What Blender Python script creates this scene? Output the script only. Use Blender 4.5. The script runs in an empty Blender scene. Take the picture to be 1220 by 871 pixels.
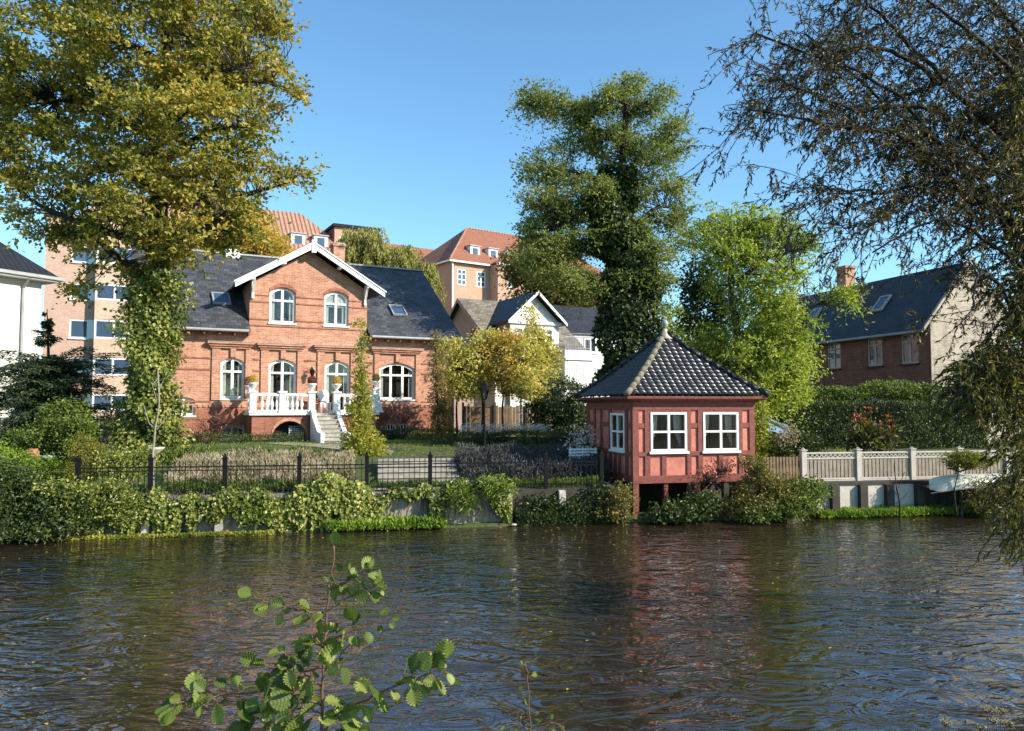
import bpy, math, random
import numpy as np
from mathutils import Vector, Matrix
rad = math.radians
scene = bpy.context.scene
COL = scene.collection
RNG = np.random.default_rng(7)
random.seed(7)

# ------------------------------------------------------------------ camera, sky, sun, exposure
cam = bpy.data.cameras.new('camera'); camo = bpy.data.objects.new('camera', cam); COL.objects.link(camo)
camo.location = (0, 0, 3.2); camo.rotation_euler = (rad(90 + 3.08), 0, 0)
cam.sensor_width = 36; cam.lens = 36 * 920 / 1220; cam.clip_start = .05; cam.clip_end = 3000
scene.camera = camo
SUN_AZ, SUN_EL = 112.0, 30.0          # compass style: 0 = +Y, 90 = +X
w = bpy.data.worlds.new('World'); scene.world = w; w.use_nodes = True
nt = w.node_tree; nt.nodes.clear()
wo = nt.nodes.new('ShaderNodeOutputWorld'); bg = nt.nodes.new('ShaderNodeBackground'); sky = nt.nodes.new('ShaderNodeTexSky')
sky.sky_type = 'NISHITA'; sky.sun_disc = False; sky.sun_elevation = rad(SUN_EL); sky.sun_rotation = rad(SUN_AZ)
sky.altitude = 0; sky.air_density = 1.0; sky.dust_density = .2; sky.ozone_density = 2.0
bg.inputs[1].default_value = .15
tint = nt.nodes.new('ShaderNodeMix'); tint.data_type = 'RGBA'; tint.blend_type = 'MULTIPLY'; tint.inputs[0].default_value = 1; tint.inputs[7].default_value = (.68, .93, 1, 1)
nt.links.new(sky.outputs[0], tint.inputs[6]); nt.links.new(tint.outputs[2], bg.inputs[0]); nt.links.new(bg.outputs[0], wo.inputs[0])
sd = Vector((math.sin(rad(SUN_AZ)) * math.cos(rad(SUN_EL)), math.cos(rad(SUN_AZ)) * math.cos(rad(SUN_EL)), math.sin(rad(SUN_EL))))
sl = bpy.data.lights.new('sun', 'SUN'); sl.energy = 4.8; sl.angle = rad(.5); sl.color = (1, .93, .82)
so = bpy.data.objects.new('sun', sl); COL.objects.link(so); so.rotation_euler = sd.to_track_quat('Z', 'Y').to_euler()
so.location = (30, -10, 40)
vs = scene.view_settings; vs.view_transform = 'Standard'; vs.look = 'None'; vs.gamma = 1; vs.use_curve_mapping = False
vs.exposure = .75

# ------------------------------------------------------------------ helpers
FPX = 920.; PIT = rad(3.08)
CF = np.array([0, math.cos(PIT), math.sin(PIT)]); CU = np.array([0, -math.sin(PIT), math.cos(PIT)])
def at(x, y, Y):
    """photo pixel + distance in metres -> world point"""
    d = np.array([1., 0, 0]) * (x - 610) / FPX + CU * (435.5 - y) / FPX + CF
    return np.array([0, 0, 3.2]) + d * (Y / d[1])
BA = rad(10.45); BD = np.array([math.cos(BA), math.sin(BA), 0]); BN = np.array([-math.sin(BA), math.cos(BA), 0])
BO = np.array([0, 20.95, 0])
def bk(s, b, z=0): return BO + BD * s + BN * b + np.array([0, 0, z])

class MB:
    def __init__(s): s.v = []; s.f = []; s.m = []; s.mats = []
    def mi(s, mat):
        if mat not in s.mats: s.mats.append(mat)
        return s.mats.index(mat)
    def poly(s, pts, mat):
        i = len(s.v); s.v += [tuple(map(float, p)) for p in pts]; s.f.append(tuple(range(i, i + len(pts)))); s.m.append(s.mi(mat))
    def box(s, x0, x1, y0, y1, z0, z1, mat, T=None):
        P = [(x, y, z) for z in (z0, z1) for y in (y0, y1) for x in (x0, x1)]
        if T: P = [T(p) for p in P]
        i = len(s.v); s.v += [tuple(map(float, p)) for p in P]
        for f in ((0, 2, 3, 1), (4, 5, 7, 6), (0, 1, 5, 4), (2, 6, 7, 3), (0, 4, 6, 2), (1, 3, 7, 5)):
            s.f.append(tuple(i + k for k in f)); s.m.append(s.mi(mat))
    def prism(s, pts, off, mat):
        """closed outline pts extruded by vector off"""
        i = len(s.v); n = len(pts); o = np.array(off, float)
        s.v += [tuple(map(float, p)) for p in pts] + [tuple(np.array(p, float) + o) for p in pts]
        k = s.mi(mat)
        s.f.append(tuple(range(i, i + n))); s.f.append(tuple(range(i + 2 * n - 1, i + n - 1, -1))); s.m += [k, k]
        for a in range(n):
            b = (a + 1) % n; s.f.append((i + b, i + a, i + n + a, i + n + b)); s.m.append(k)
    def tube(s, path, r, mat, n=8, cap=True):
        P = [np.array(p, float) for p in path]; R = r if hasattr(r, '__len__') else [r] * len(P)
        i0 = len(s.v); k = s.mi(mat); ref = None
        for j, p in enumerate(P):
            t = P[min(j + 1, len(P) - 1)] - P[max(j - 1, 0)]; t /= (np.linalg.norm(t) + 1e-9)
            if ref is None: ref = np.array([1., 0, 0]) if abs(t[0]) < .8 else np.array([0, 1., 0])
            a = np.cross(t, ref); a /= np.linalg.norm(a); b = np.cross(t, a); ref = -b + 0; ref = np.cross(a, t)
            for q in range(n):
                an = 2 * math.pi * q / n; s.v.append(tuple(p + (a * math.cos(an) + b * math.sin(an)) * R[j]))
        for j in range(len(P) - 1):
            for q in range(n):
                q2 = (q + 1) % n; s.f.append((i0 + j * n + q, i0 + j * n + q2, i0 + (j + 1) * n + q2, i0 + (j + 1) * n + q)); s.m.append(k)
        if cap:
            s.f.append(tuple(i0 + q for q in range(n - 1, -1, -1))); s.m.append(k)
            s.f.append(tuple(i0 + (len(P) - 1) * n + q for q in range(n))); s.m.append(k)
    def lathe(s, c, prof, mat, n=12):
        i0 = len(s.v); k = s.mi(mat); c = np.array(c, float)
        for r, z in prof:
            for q in range(n):
                an = 2 * math.pi * q / n; s.v.append(tuple(c + np.array([r * math.cos(an), r * math.sin(an), z])))
        for j in range(len(prof) - 1):
            for q in range(n):
                q2 = (q + 1) % n; s.f.append((i0 + j * n + q, i0 + j * n + q2, i0 + (j + 1) * n + q2, i0 + (j + 1) * n + q)); s.m.append(k)
        s.f.append(tuple(i0 + q for q in range(n - 1, -1, -1))); s.m.append(k)
        s.f.append(tuple(i0 + (len(prof) - 1) * n + q for q in range(n))); s.m.append(k)
    def build(s, name, parent=None, smooth=False, T=None):
        if T: s.v = [tuple(map(float, T(p))) for p in s.v]
        me = bpy.data.meshes.new(name); me.from_pydata(s.v, [], s.f)
        for m in s.mats: me.materials.append(m)
        me.polygons.foreach_set('material_index', s.m)
        if smooth: me.polygons.foreach_set('use_smooth', [True] * len(s.f))
        me.update(); o = bpy.data.objects.new(name, me); COL.objects.link(o)
        if parent: o.parent = parent
        return o
def tag(o, label=None, cat=None, group=None, kind=None):
    if label: o['label'] = label
    if cat: o['category'] = cat
    if group: o['group'] = group
    if kind: o['kind'] = kind
    return o
def thing(name, label, cat, loc=(0, 0, 0), rot=0, group=None):
    o = bpy.data.objects.new(name, None); COL.objects.link(o); o.location = tuple(map(float, loc)); o.rotation_euler = (0, 0, rot); o.empty_display_size = .2
    return tag(o, label, cat, group)
def copy_tree(o, parent=None):
    c = o.copy(); COL.objects.link(c); c.parent = parent
    for ch in list(o.children): copy_tree(ch, c)
    return c
def sheet(name, X, Y, Z, mat, parent=None, kind=None, smooth=True):
    n, m = X.shape; V = np.stack([X, Y, Z], -1).reshape(-1, 3)
    i = (np.arange(n - 1)[:, None] * m + np.arange(m - 1)[None, :]).ravel()
    F = np.stack([i, i + 1, i + m + 1, i + m], -1)
    return npmesh(name, V, F, mat, parent, smooth, kind)
def npmesh(name, V, F, mat, parent=None, smooth=False, kind=None, attrs=None):
    me = bpy.data.meshes.new(name); nv, nf, k = len(V), len(F), F.shape[1]
    me.vertices.add(nv); me.vertices.foreach_set('co', np.ascontiguousarray(V, dtype=np.float32).ravel())
    me.loops.add(nf * k); me.loops.foreach_set('vertex_index', np.ascontiguousarray(F, dtype=np.int32).ravel())
    me.polygons.add(nf); me.polygons.foreach_set('loop_start', np.arange(0, nf * k, k, dtype=np.int32))
    me.polygons.foreach_set('use_smooth', np.full(nf, smooth))
    me.materials.append(mat)
    for an, av in (attrs or {}).items():
        a = me.attributes.new(an, 'FLOAT', 'FACE'); a.data.foreach_set('value', av.astype(np.float32))
    me.update(calc_edges=True); o = bpy.data.objects.new(name, me); COL.objects.link(o)
    if parent: o.parent = parent
    if kind: o['kind'] = kind
    return o

# ------------------------------------------------------------------ materials
def newmat(name):
    m = bpy.data.materials.new(name); m.use_nodes = True; t = m.node_tree; b = t.nodes['Principled BSDF']; return m, t, b
def L(t, a, b): t.links.new(a, b)
def noise(t, vec, scale, detail=3, rough=.55, dist=0):
    n = t.nodes.new('ShaderNodeTexNoise'); n.inputs['Scale'].default_value = scale; n.inputs['Detail'].default_value = detail
    n.inputs['Roughness'].default_value = rough; n.inputs['Distortion'].default_value = dist
    if vec is not None: L(t, vec, n.inputs['Vector'])
    return n.outputs['Fac']
def ramp(t, fac, stops):
    r = t.nodes.new('ShaderNodeValToRGB'); e = r.color_ramp.elements
    while len(e) < len(stops): e.new(.5)
    for el, (p, c) in zip(e, stops): el.position = p; el.color = tuple(c) + (1,) if len(c) == 3 else c
    L(t, fac, r.inputs[0]); return r.outputs[0]
def mixc(t, f, a, b, mode='MIX'):
    n = t.nodes.new('ShaderNodeMix'); n.data_type = 'RGBA'; n.blend_type = mode
    for s, v in ((n.inputs[0], f), (n.inputs[6], a), (n.inputs[7], b)):
        if isinstance(v, (int, float)): s.default_value = v
        elif isinstance(v, tuple): s.default_value = tuple(v) + (1,) if len(v) == 3 else v
        else: L(t, v, s)
    return n.outputs[2]
def math_(t, op, a, b=None, c=None):
    n = t.nodes.new('ShaderNodeMath'); n.operation = op
    for s, v in zip(n.inputs, (a, b, c)):
        if v is None: continue
        if isinstance(v, (int, float)): s.default_value = v
        else: L(t, v, s)
    return n.outputs[0]
def bump(t, b, h, strength=.3, dist=.02):
    n = t.nodes.new('ShaderNodeBump'); n.inputs['Strength'].default_value = strength; n.inputs['Distance'].default_value = dist
    L(t, h, n.inputs['Height']); L(t, n.outputs[0], b.inputs['Normal'])
def objco(t): return t.nodes.new('ShaderNodeTexCoord').outputs['Object']
def wallco(t, kz=1.):
    """(horizontal run along the wall, height) from object space, whichever way the wall faces"""
    tc = t.nodes.new('ShaderNodeTexCoord'); s = t.nodes.new('ShaderNodeSeparateXYZ'); L(t, tc.outputs['Object'], s.inputs[0])
    n = t.nodes.new('ShaderNodeSeparateXYZ'); L(t, tc.outputs['Normal'], n.inputs[0])
    g = math_(t, 'GREATER_THAN', math_(t, 'ABSOLUTE', n.outputs[0]), math_(t, 'ABSOLUTE', n.outputs[1]))
    h = math_(t, 'ADD', math_(t, 'MULTIPLY', s.outputs[0], math_(t, 'SUBTRACT', 1., g)), math_(t, 'MULTIPLY', s.outputs[1], g))
    c = t.nodes.new('ShaderNodeCombineXYZ'); L(t, h, c.inputs[0]); L(t, math_(t, 'MULTIPLY', s.outputs[2], kz), c.inputs[1]); return c.outputs[0]
def plain(name, col, rough=.6, var=.12, scale=6., spec=.5, metal=0., bmp=.15):
    m, t, b = newmat(name); o = objco(t)
    dark = tuple(c * (1 - var * 1.6) for c in col); lite = tuple(min(1, c * (1 + var)) for c in col)
    n = noise(t, o, scale, 6, .65); L(t, ramp(t, n, [(.3, dark), (.7, lite)]), b.inputs['Base Color'])
    b.inputs['Roughness'].default_value = rough; b.inputs['Specular IOR Level'].default_value = spec; b.inputs['Metallic'].default_value = metal
    if bmp: bump(t, b, noise(t, o, scale * 6, 4), bmp, .01)
    return m
def brick(name, c1, c2, mortar, scale=1., rough=.85, bw=.24, bh=.075, stain=.5):
    m, t, b = newmat(name); co = wallco(t)
    n = t.nodes.new('ShaderNodeTexBrick'); L(t, co, n.inputs['Vector'])
    n.inputs['Color1'].default_value = (*c1, 1); n.inputs['Color2'].default_value = (*c2, 1); n.inputs['Mortar'].default_value = (*mortar, 1)
    n.inputs['Scale'].default_value = 1; n.inputs['Brick Width'].default_value = bw * scale; n.inputs['Row Height'].default_value = bh * scale
    n.inputs['Mortar Size'].default_value = .008 * scale; n.inputs['Mortar Smooth'].default_value = .3; n.inputs['Bias'].default_value = -.1
    o = objco(t)
    f = ramp(t, noise(t, o, .9, 5, .7), [(.3, (.62, .6, .6)), (.62, (1.12, 1.1, 1.08))])
    c = mixc(t, stain, n.outputs['Color'], f, 'MULTIPLY')
    mp = t.nodes.new('ShaderNodeMapping'); mp.inputs['Scale'].default_value = (2.2, 2.2, .3); L(t, o, mp.inputs[0])
    c = mixc(t, min(1, stain * 1.3), c, ramp(t, noise(t, mp.outputs[0], 1.6, 5, .7), [(.28, (.62, .58, .56)), (.5, (1, 1, 1)), (.75, (1.08, 1.06, 1.04))]), 'MULTIPLY')
    f2 = ramp(t, noise(t, o, 9, 3, .6), [(.3, (.8, .8, .8)), (.7, (1.15, 1.15, 1.15))])
    L(t, mixc(t, .8, c, f2, 'MULTIPLY'), b.inputs['Base Color']); b.inputs['Roughness'].default_value = rough
    b.inputs['Specular IOR Level'].default_value = .2
    bump(t, b, math_(t, 'SUBTRACT', noise(t, o, 30, 2), n.outputs['Fac']), .35, .012); return m
def slate(name, col, rough=.55, row=.2, wid=.3, var=.35, kz=1.5, spec=.4):
    m, t, b = newmat(name); co = wallco(t, kz)
    n = t.nodes.new('ShaderNodeTexBrick'); L(t, co, n.inputs['Vector'])
    a = tuple(c * (1 - var) for c in col); d = tuple(c * (1 + var) for c in col)
    n.inputs['Color1'].default_value = (*a, 1); n.inputs['Color2'].default_value = (*d, 1); n.inputs['Mortar'].default_value = tuple(c * .3 for c in col) + (1,)
    n.inputs['Scale'].default_value = 1; n.inputs['Brick Width'].default_value = wid; n.inputs['Row Height'].default_value = row
    n.inputs['Mortar Size'].default_value = .012; n.inputs['Mortar Smooth'].default_value = .5
    f = ramp(t, noise(t, objco(t), 1.3, 6, .7), [(.3, (.7, .7, .7)), (.7, (1.2, 1.2, 1.15))])
    L(t, mixc(t, .8, n.outputs['Color'], f, 'MULTIPLY'), b.inputs['Base Color']); b.inputs['Roughness'].default_value = rough; b.inputs['Specular IOR Level'].default_value = spec
    bump(t, b, math_(t, 'SUBTRACT', noise(t, objco(t), 12, 2), n.outputs['Fac']), .5, .03); return m
def pantile(name, col, pitch=.25, rough=.75, var=.25):
    """rolled clay tiles: ribs running down the slope, courses across"""
    m, t, b = newmat(name); co = wallco(t); s = t.nodes.new('ShaderNodeSeparateXYZ'); L(t, co, s.inputs[0])
    rib = math_(t, 'SINE', math_(t, 'MULTIPLY', s.outputs[0], 2 * math.pi / pitch))
    row = math_(t, 'FRACT', math_(t, 'MULTIPLY', s.outputs[1], 1 / (pitch * .8)))
    h = math_(t, 'ADD', math_(t, 'MULTIPLY', rib, .5), math_(t, 'MULTIPLY', row, -.35))
    n = noise(t, objco(t), 3, 6, .75)
    L(t, ramp(t, n, [(.25, tuple(c * (1 - var * 1.5) for c in col)), (.75, tuple(c * (1 + var) for c in col))]), b.inputs['Base Color'])
    b.inputs['Roughness'].default_value = rough; b.inputs['Specular IOR Level'].default_value = .25
    bump(t, b, h, .8, pitch * .35); return m
def leafmat(name, cols, trans=.4, rough=.5, pos=None, bark=None):
    """leaf colours picked per leaf from the ramp; translucent so that back-lit leaves glow"""
    m, t, b = newmat(name)
    a = t.nodes.new('ShaderNodeAttribute'); a.attribute_name = 'rnd'
    c = t.nodes.new('ShaderNodeAttribute'); c.attribute_name = 'clump'
    f = math_(t, 'ADD', math_(t, 'MULTIPLY', a.outputs['Fac'], .5), math_(t, 'MULTIPLY', c.outputs['Fac'], .5))
    k = len(cols); col = ramp(t, f, [(.12 + .76 * i / max(1, k - 1), cc) for i, cc in enumerate(cols)])
    L(t, col, b.inputs['Base Color']); b.inputs['Roughness'].default_value = rough; b.inputs['Specular IOR Level'].default_value = .35
    tr = t.nodes.new('ShaderNodeBsdfTranslucent'); L(t, mixc(t, 1., col, (1.5, 1.6, .9), 'MULTIPLY'), tr.inputs[0])
    mx = t.nodes.new('ShaderNodeMixShader'); mx.inputs[0].default_value = trans
    L(t, b.outputs[0], mx.inputs[1]); L(t, tr.outputs[0], mx.inputs[2]); L(t, mx.outputs[0], t.nodes['Material Output'].inputs[0]); return m
def glassmat(name, col=(.02, .025, .03)):
    m, t, b = newmat(name); b.inputs['Base Color'].default_value = (*col, 1); b.inputs['Roughness'].default_value = .04
    b.inputs['Specular IOR Level'].default_value = .9
    bump(t, b, noise(t, objco(t), 1.6, 2), .08, .05); return m
def clearglass(name):
    m, t, b = newmat(name); t.nodes.remove(b)
    tr = t.nodes.new('ShaderNodeBsdfTransparent'); g = t.nodes.new('ShaderNodeBsdfGlossy'); g.inputs['Roughness'].default_value = .03
    fr = t.nodes.new('ShaderNodeFresnel'); fr.inputs[0].default_value = 1.6; mx = t.nodes.new('ShaderNodeMixShader')
    tr.inputs[0].default_value = (.85, .88, .87, 1)
    L(t, math_(t, 'MULTIPLY', fr.outputs[0], 1.5), mx.inputs[0]); L(t, tr.outputs[0], mx.inputs[1]); L(t, g.outputs[0], mx.inputs[2]); L(t, mx.outputs[0], t.nodes['Material Output'].inputs[0]); return m
def barkmat(name, col, scale=8):
    m, t, b = newmat(name); o = objco(t); mp = t.nodes.new('ShaderNodeMapping'); mp.inputs['Scale'].default_value = (1, 1, .25); L(t, o, mp.inputs[0])
    n = noise(t, mp.outputs[0], scale, 6, .7); L(t, ramp(t, n, [(.3, tuple(c * .5 for c in col)), (.7, tuple(c * 1.4 for c in col))]), b.inputs['Base Color'])
    b.inputs['Roughness'].default_value = .9; bump(t, b, n, .8, .03); return m

M = {}
M['white'] = plain('white_paint', (.78, .77, .74), .5, .05, 4)
M['stucco'] = plain('white_stucco', (.62, .60, .555), .85, .14, .9)
M['pinkwall'] = plain('pink_plaster', (.52, .36, .30), .9, .08, 1.2)
M['cream'] = plain('cream_plaster', (.50, .44, .36), .9, .12, 1.0)
M['grey'] = plain('grey_metal', (.30, .31, .32), .45, .1, 5)
M['iron'] = plain('black_iron', (.010, .010, .011), .7, .2, 12, spec=.1)
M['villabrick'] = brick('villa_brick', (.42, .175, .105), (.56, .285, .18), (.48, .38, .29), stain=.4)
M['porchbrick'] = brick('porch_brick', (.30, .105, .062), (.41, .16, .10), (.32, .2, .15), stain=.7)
M['aptbrick'] = brick('buff_brick', (.47, .29, .21), (.55, .36, .27), (.50, .40, .32), stain=.2)
M['bandbrick'] = brick('yellow_brick', (.54, .37, .25), (.62, .45, .32), (.52, .42, .34), stain=.2)
M['orangebrick'] = brick('orange_brick', (.47, .27, .18), (.54, .33, .23), (.48, .35, .26), stain=.2)
M['darkbrick'] = brick('dark_brick', (.20, .07, .05), (.30, .11, .075), (.26, .2, .17), stain=.6)
M['greybrick'] = brick('whitewashed_brick', (.42, .35, .26), (.52, .44, .34), (.36, .31, .25), stain=.7)
M['slate'] = slate('grey_slate', (.065, .066, .074))
M['slatedark'] = slate('dark_slate', (.030, .030, .036), var=.25)
M['mossroof'] = slate('mossy_roof', (.20, .17, .13), rough=.9)
M['redtile'] = pantile('red_clay_tile', (.33, .135, .08))
M['redtile2'] = pantile('pale_clay_tile', (.40, .21, .14), pitch=.42)
M['blacktile'] = pantile('black_tile', (.03, .028, .03), rough=.35)
M['lead'] = plain('zinc_flashing', (.34, .34, .33), .5, .12, 3)
M['glass'] = glassmat('window_glass'); M['skyglass'] = glassmat('roof_window_glass', (.05, .08, .13))
M['clear'] = clearglass('clear_pane')
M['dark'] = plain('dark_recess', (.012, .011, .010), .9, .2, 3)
M['curtain'] = plain('curtain_cloth', (.45, .43, .38), .9, .1, 10)
M['stone'] = plain('worn_stone', (.36, .33, .28), .85, .25, 5, bmp=.4)
M['hipstone'] = plain('mossy_hip_tile', (.20, .175, .12), .9, .3, 8, bmp=.4)
M['concrete'] = plain('weathered_concrete', (.33, .28, .21), .9, .3, 2.2, bmp=.5)
M['whitepost'] = plain('weathered_white_concrete', (.52, .47, .39), .85, .28, 6, bmp=.4)
M['timber'] = plain('red_brown_timber', (.21, .055, .038), .75, .25, 7, bmp=.4)
M['infill'] = plain('red_plaster_infill', (.60, .20, .145), .85, .26, 2.6, bmp=.6)
M['boards'] = plain('tan_fence_board', (.22, .14, .075), .85, .3, 5)
M['palewood'] = plain('weathered_pale_wood', (.30, .235, .18), .8, .2, 5)
M['palewhite'] = plain('greyed_white_paint', (.50, .44, .37), .7, .14, 6)
M['darkwood'] = plain('dark_pier_wood', (.05, .04, .03), .9, .3, 4)
M['terracotta'] = plain('terracotta', (.36, .15, .08), .8, .15, 9)
M['canoe'] = plain('canoe_paint', (.50, .50, .40), .35, .12, 2.2, spec=.6)
M['bark'] = barkmat('tree_bark', (.075, .06, .045)); M['barkpale'] = barkmat('pale_bark', (.30, .26, .2)); M['barkdark'] = barkmat('dark_bark', (.03, .024, .018))
M['twigred'] = plain('reddish_twig', (.16, .075, .04), .6, .2, 20)
# leaves
M['beech'] = leafmat('beech_leaf', [(.07, .085, .014), (.20, .20, .032), (.38, .31, .055), (.52, .34, .07)], .35)
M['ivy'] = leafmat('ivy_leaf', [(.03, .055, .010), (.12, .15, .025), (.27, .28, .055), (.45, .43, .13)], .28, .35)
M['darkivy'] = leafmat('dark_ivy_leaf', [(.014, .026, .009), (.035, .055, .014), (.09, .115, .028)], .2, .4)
M['locust'] = leafmat('locust_leaf', [(.06, .09, .025), (.14, .18, .045), (.26, .27, .075), (.36, .33, .10)], .38)
M['robinia'] = leafmat('robinia_leaf', [(.06, .09, .015), (.18, .23, .03), (.38, .41, .06), (.58, .56, .14)], .4)
M['brownleaf'] = leafmat('brown_autumn_leaf', [(.07, .075, .02), (.20, .15, .04), (.34, .25, .08)], .35)
M['autumn'] = leafmat('golden_autumn_leaf', [(.28, .25, .05), (.50, .36, .08), (.62, .40, .10), (.70, .52, .18)], .4)
M['goldpale'] = leafmat('pale_golden_leaf', [(.18, .20, .04), (.42, .38, .09), (.60, .50, .15), (.72, .62, .25)], .4)
M['ivybrown'] = leafmat('mixed_green_brown_leaf', [(.03, .04, .012), (.09, .10, .022), (.20, .17, .04), (.30, .20, .06)], .28)
M['weep'] = leafmat('weeping_willow_leaf', [(.16, .16, .035), (.33, .31, .08), (.48, .42, .15)], .38)
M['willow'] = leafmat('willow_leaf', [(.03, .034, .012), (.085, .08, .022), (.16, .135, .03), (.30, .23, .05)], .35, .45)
M['willowdark'] = leafmat('shaded_willow_leaf', [(.02, .018, .008), (.055, .045, .016), (.10, .075, .022), (.17, .12, .03)], .2, .45)  # darker copy of the willow leaf, backlit shade put into the colour
M['conifer'] = leafmat('conifer_needle', [(.02, .036, .018), (.04, .07, .025), (.09, .12, .035)], .15, .5)
M['shrub'] = leafmat('green_shrub_leaf', [(.03, .05, .010), (.11, .15, .022), (.25, .29, .055)], .3)
M['yew'] = leafmat('golden_hedge_leaf', [(.08, .09, .012), (.18, .17, .02), (.30, .26, .03)], .3)
M['hedge'] = leafmat('clipped_hedge_leaf', [(.012, .025, .008), (.045, .07, .014), (.12, .15, .03)], .2, .45)
M['lavender'] = leafmat('faded_lavender', [(.15, .14, .06), (.33, .27, .17), (.50, .42, .31)], .3, .8)
M['grass'] = leafmat('grass_blade', [(.05, .09, .012), (.12, .18, .02), (.24, .30, .04)], .35)
M['waterplant'] = leafmat('water_plant_leaf', [(.08, .14, .015), (.18, .27, .025), (.32, .40, .05)], .35)
M['yellowcol'] = leafmat('yellow_green_leaf', [(.08, .11, .015), (.20, .23, .03), (.40, .37, .06), (.52, .38, .08)], .4)
M['alder'] = leafmat('alder_leaf', [(.07, .10, .02), (.17, .21, .04), (.33, .35, .10)], .32, .45)
M['redleaf'] = leafmat('red_creeper_leaf', [(.06, .015, .012), (.16, .04, .025), (.28, .10, .04)], .3)
M['cannaflower'] = leafmat('orange_red_petal', [(.30, .04, .015), (.45, .07, .025), (.6, .2, .10)], .35)
M['cannaleaf'] = leafmat('bronze_canna_leaf', [(.03, .02, .012), (.07, .05, .02), (.16, .17, .03)], .3)
M['flower'] = leafmat('pale_petal', [(.45, .38, .42), (.65, .58, .58), (.7, .66, .62)], .3)
M['darkflower'] = leafmat('violet_grey_shrub_leaf', [(.03, .035, .03), (.06, .06, .06), (.12, .11, .12)], .2)

# ------------------------------------------------------------------ foliage helpers (numpy)
def unit(n):
    v = RNG.normal(size=(n, 3)); return v / np.linalg.norm(v, axis=1, keepdims=True)
def norm(v): return v / (np.linalg.norm(v, axis=-1, keepdims=True) + 1e-9)
def leaves(name, P, D, N, size, mat, parent, asp=.5, clump=None, fold=.12, kind=None):
    """one four-cornered leaf per point: D along the leaf, N its face"""
    n = len(P); D = norm(D); S = norm(np.cross(D, N)); N = norm(np.cross(S, D)); s = np.broadcast_to(np.asarray(size, float), (n,))[:, None]
    V = np.empty((n, 4, 3)); V[:, 0] = P; V[:, 1] = P + D * s * .45 + S * s * asp * .5 + N * s * fold
    V[:, 2] = P + D * s; V[:, 3] = P + D * s * .45 - S * s * asp * .5 + N * s * fold
    F = np.arange(n * 4).reshape(n, 4)
    return npmesh(name, V.reshape(-1, 3), F, mat, parent, False, kind, {'rnd': RNG.random(n), 'clump': clump if clump is not None else RNG.random(n)})
def wob(P, k=1.):
    """cheap smooth pseudo-noise 0..1 on points"""
    x, y, z = P[:, 0] * k, P[:, 1] * k, P[:, 2] * k
    v = np.sin(1.7 * x + 2.1 * np.sin(1.3 * y + .7) + .4) + np.sin(2.3 * z + 1.9 * np.sin(1.1 * x) + 1.2) + np.sin(1.9 * y + 1.7 * np.sin(1.7 * z)) + .6 * np.sin(4.1 * x + 3.3 * z + 2 * y)
    return np.clip(.5 + v / 6, 0, 1)
def blobpts(blobs, n, inner=.35, gap=.0, gk=1.):
    """points in a set of ellipsoids (centre, radii), more of them outside than in"""
    vol = np.array([b[1][0] * b[1][1] * b[1][2] for b in blobs]) ** .72; idx = RNG.choice(len(blobs), size=n * 4, p=vol / vol.sum())
    C = np.array([b[0] for b in blobs])[idx]; R = np.array([b[1] for b in blobs])[idx]
    u = unit(len(idx)); r = (inner ** 3 + (1 - inner ** 3) * RNG.random(len(idx))) ** (1 / 3)
    P = C + u * R * r[:, None]; keep = wob(P, gk) > gap; P = P[keep][:n]; return P, idx[keep][:n]
def sprays(cent, per, rad_, flat, L0, jit=.6, wid=.42, upn=.7, droop=0.):
    """leaf positions/directions/normals scattered in flattened sprays round each centre"""
    n = len(cent); C = np.repeat(cent, per, 0); az = RNG.random(n) * 6.283; til = RNG.normal(size=n) * .35
    A = np.stack([np.cos(az), np.sin(az), -np.abs(til) * .7 - droop], -1); A = norm(A); B = norm(np.cross(np.tile([0, 0, 1.], (n, 1)), A)); U = np.cross(A, B)
    A, B, U = (np.repeat(q, per, 0) for q in (A, B, U)); m = n * per
    ra = np.asarray(rad_, float) if np.ndim(rad_) == 0 else np.repeat(rad_, per)[:, None]
    a = RNG.normal(size=(m, 1)); b = RNG.normal(size=(m, 1)) * wid; c = RNG.normal(size=(m, 1)) * flat
    P = C + (A * a + B * b + U * c) * ra - np.array([0, 0, 1.]) * (np.abs(a) ** 1.5) * ra * droop * .6
    D = norm(A * .6 * np.sign(a) + B * b + RNG.normal(size=(m, 3)) * jit); N = norm(U * upn + RNG.normal(size=(m, 3)) * .55)
    cl = np.repeat(wob(cent, .9) * .5 + RNG.random(n) * .5, per)
    return P, D, N, cl
def segtubes(name, S, E, r0, r1, mat, parent, n=3):
    m = len(S); D = norm(E - S); ref = np.where(np.abs(D[:, 2:3]) > .9, np.array([[1., 0, 0]]), np.array([[0, 0, 1.]])); A = norm(np.cross(D, ref)); B = np.cross(D, A)
    V = np.empty((m, 2, n, 3)); r0 = np.broadcast_to(r0, (m,))[:, None]; r1 = np.broadcast_to(r1, (m,))[:, None]
    for q in range(n):
        an = 2 * math.pi * q / n; o = A * math.cos(an) + B * math.sin(an); V[:, 0, q] = S + o * r0; V[:, 1, q] = E + o * r1
    b = np.arange(m)[:, None] * 2 * n; q = np.arange(n)[None, :]; q2 = (q + 1) % n
    F = np.stack([b + q, b + q2, b + n + q2, b + n + q], -1).reshape(-1, 4)
    return npmesh(name, V.reshape(-1, 3), F, mat, parent, True)
def limb(a, b, bend=.15, k=7, sag=0):
    """a bent path from a to b"""
    a = np.array(a, float); b = np.array(b, float); d = b - a; l = np.linalg.norm(d); t = np.linspace(0, 1, k)[:, None]
    o = unit(1)[0] * l * bend; o2 = unit(1)[0] * l * bend * .4
    return a + d * t + o * np.sin(t * math.pi) + o2 * np.sin(t * 2 * math.pi) + np.array([0, 0, 1.]) * sag * l * np.sin(t * math.pi)
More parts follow.
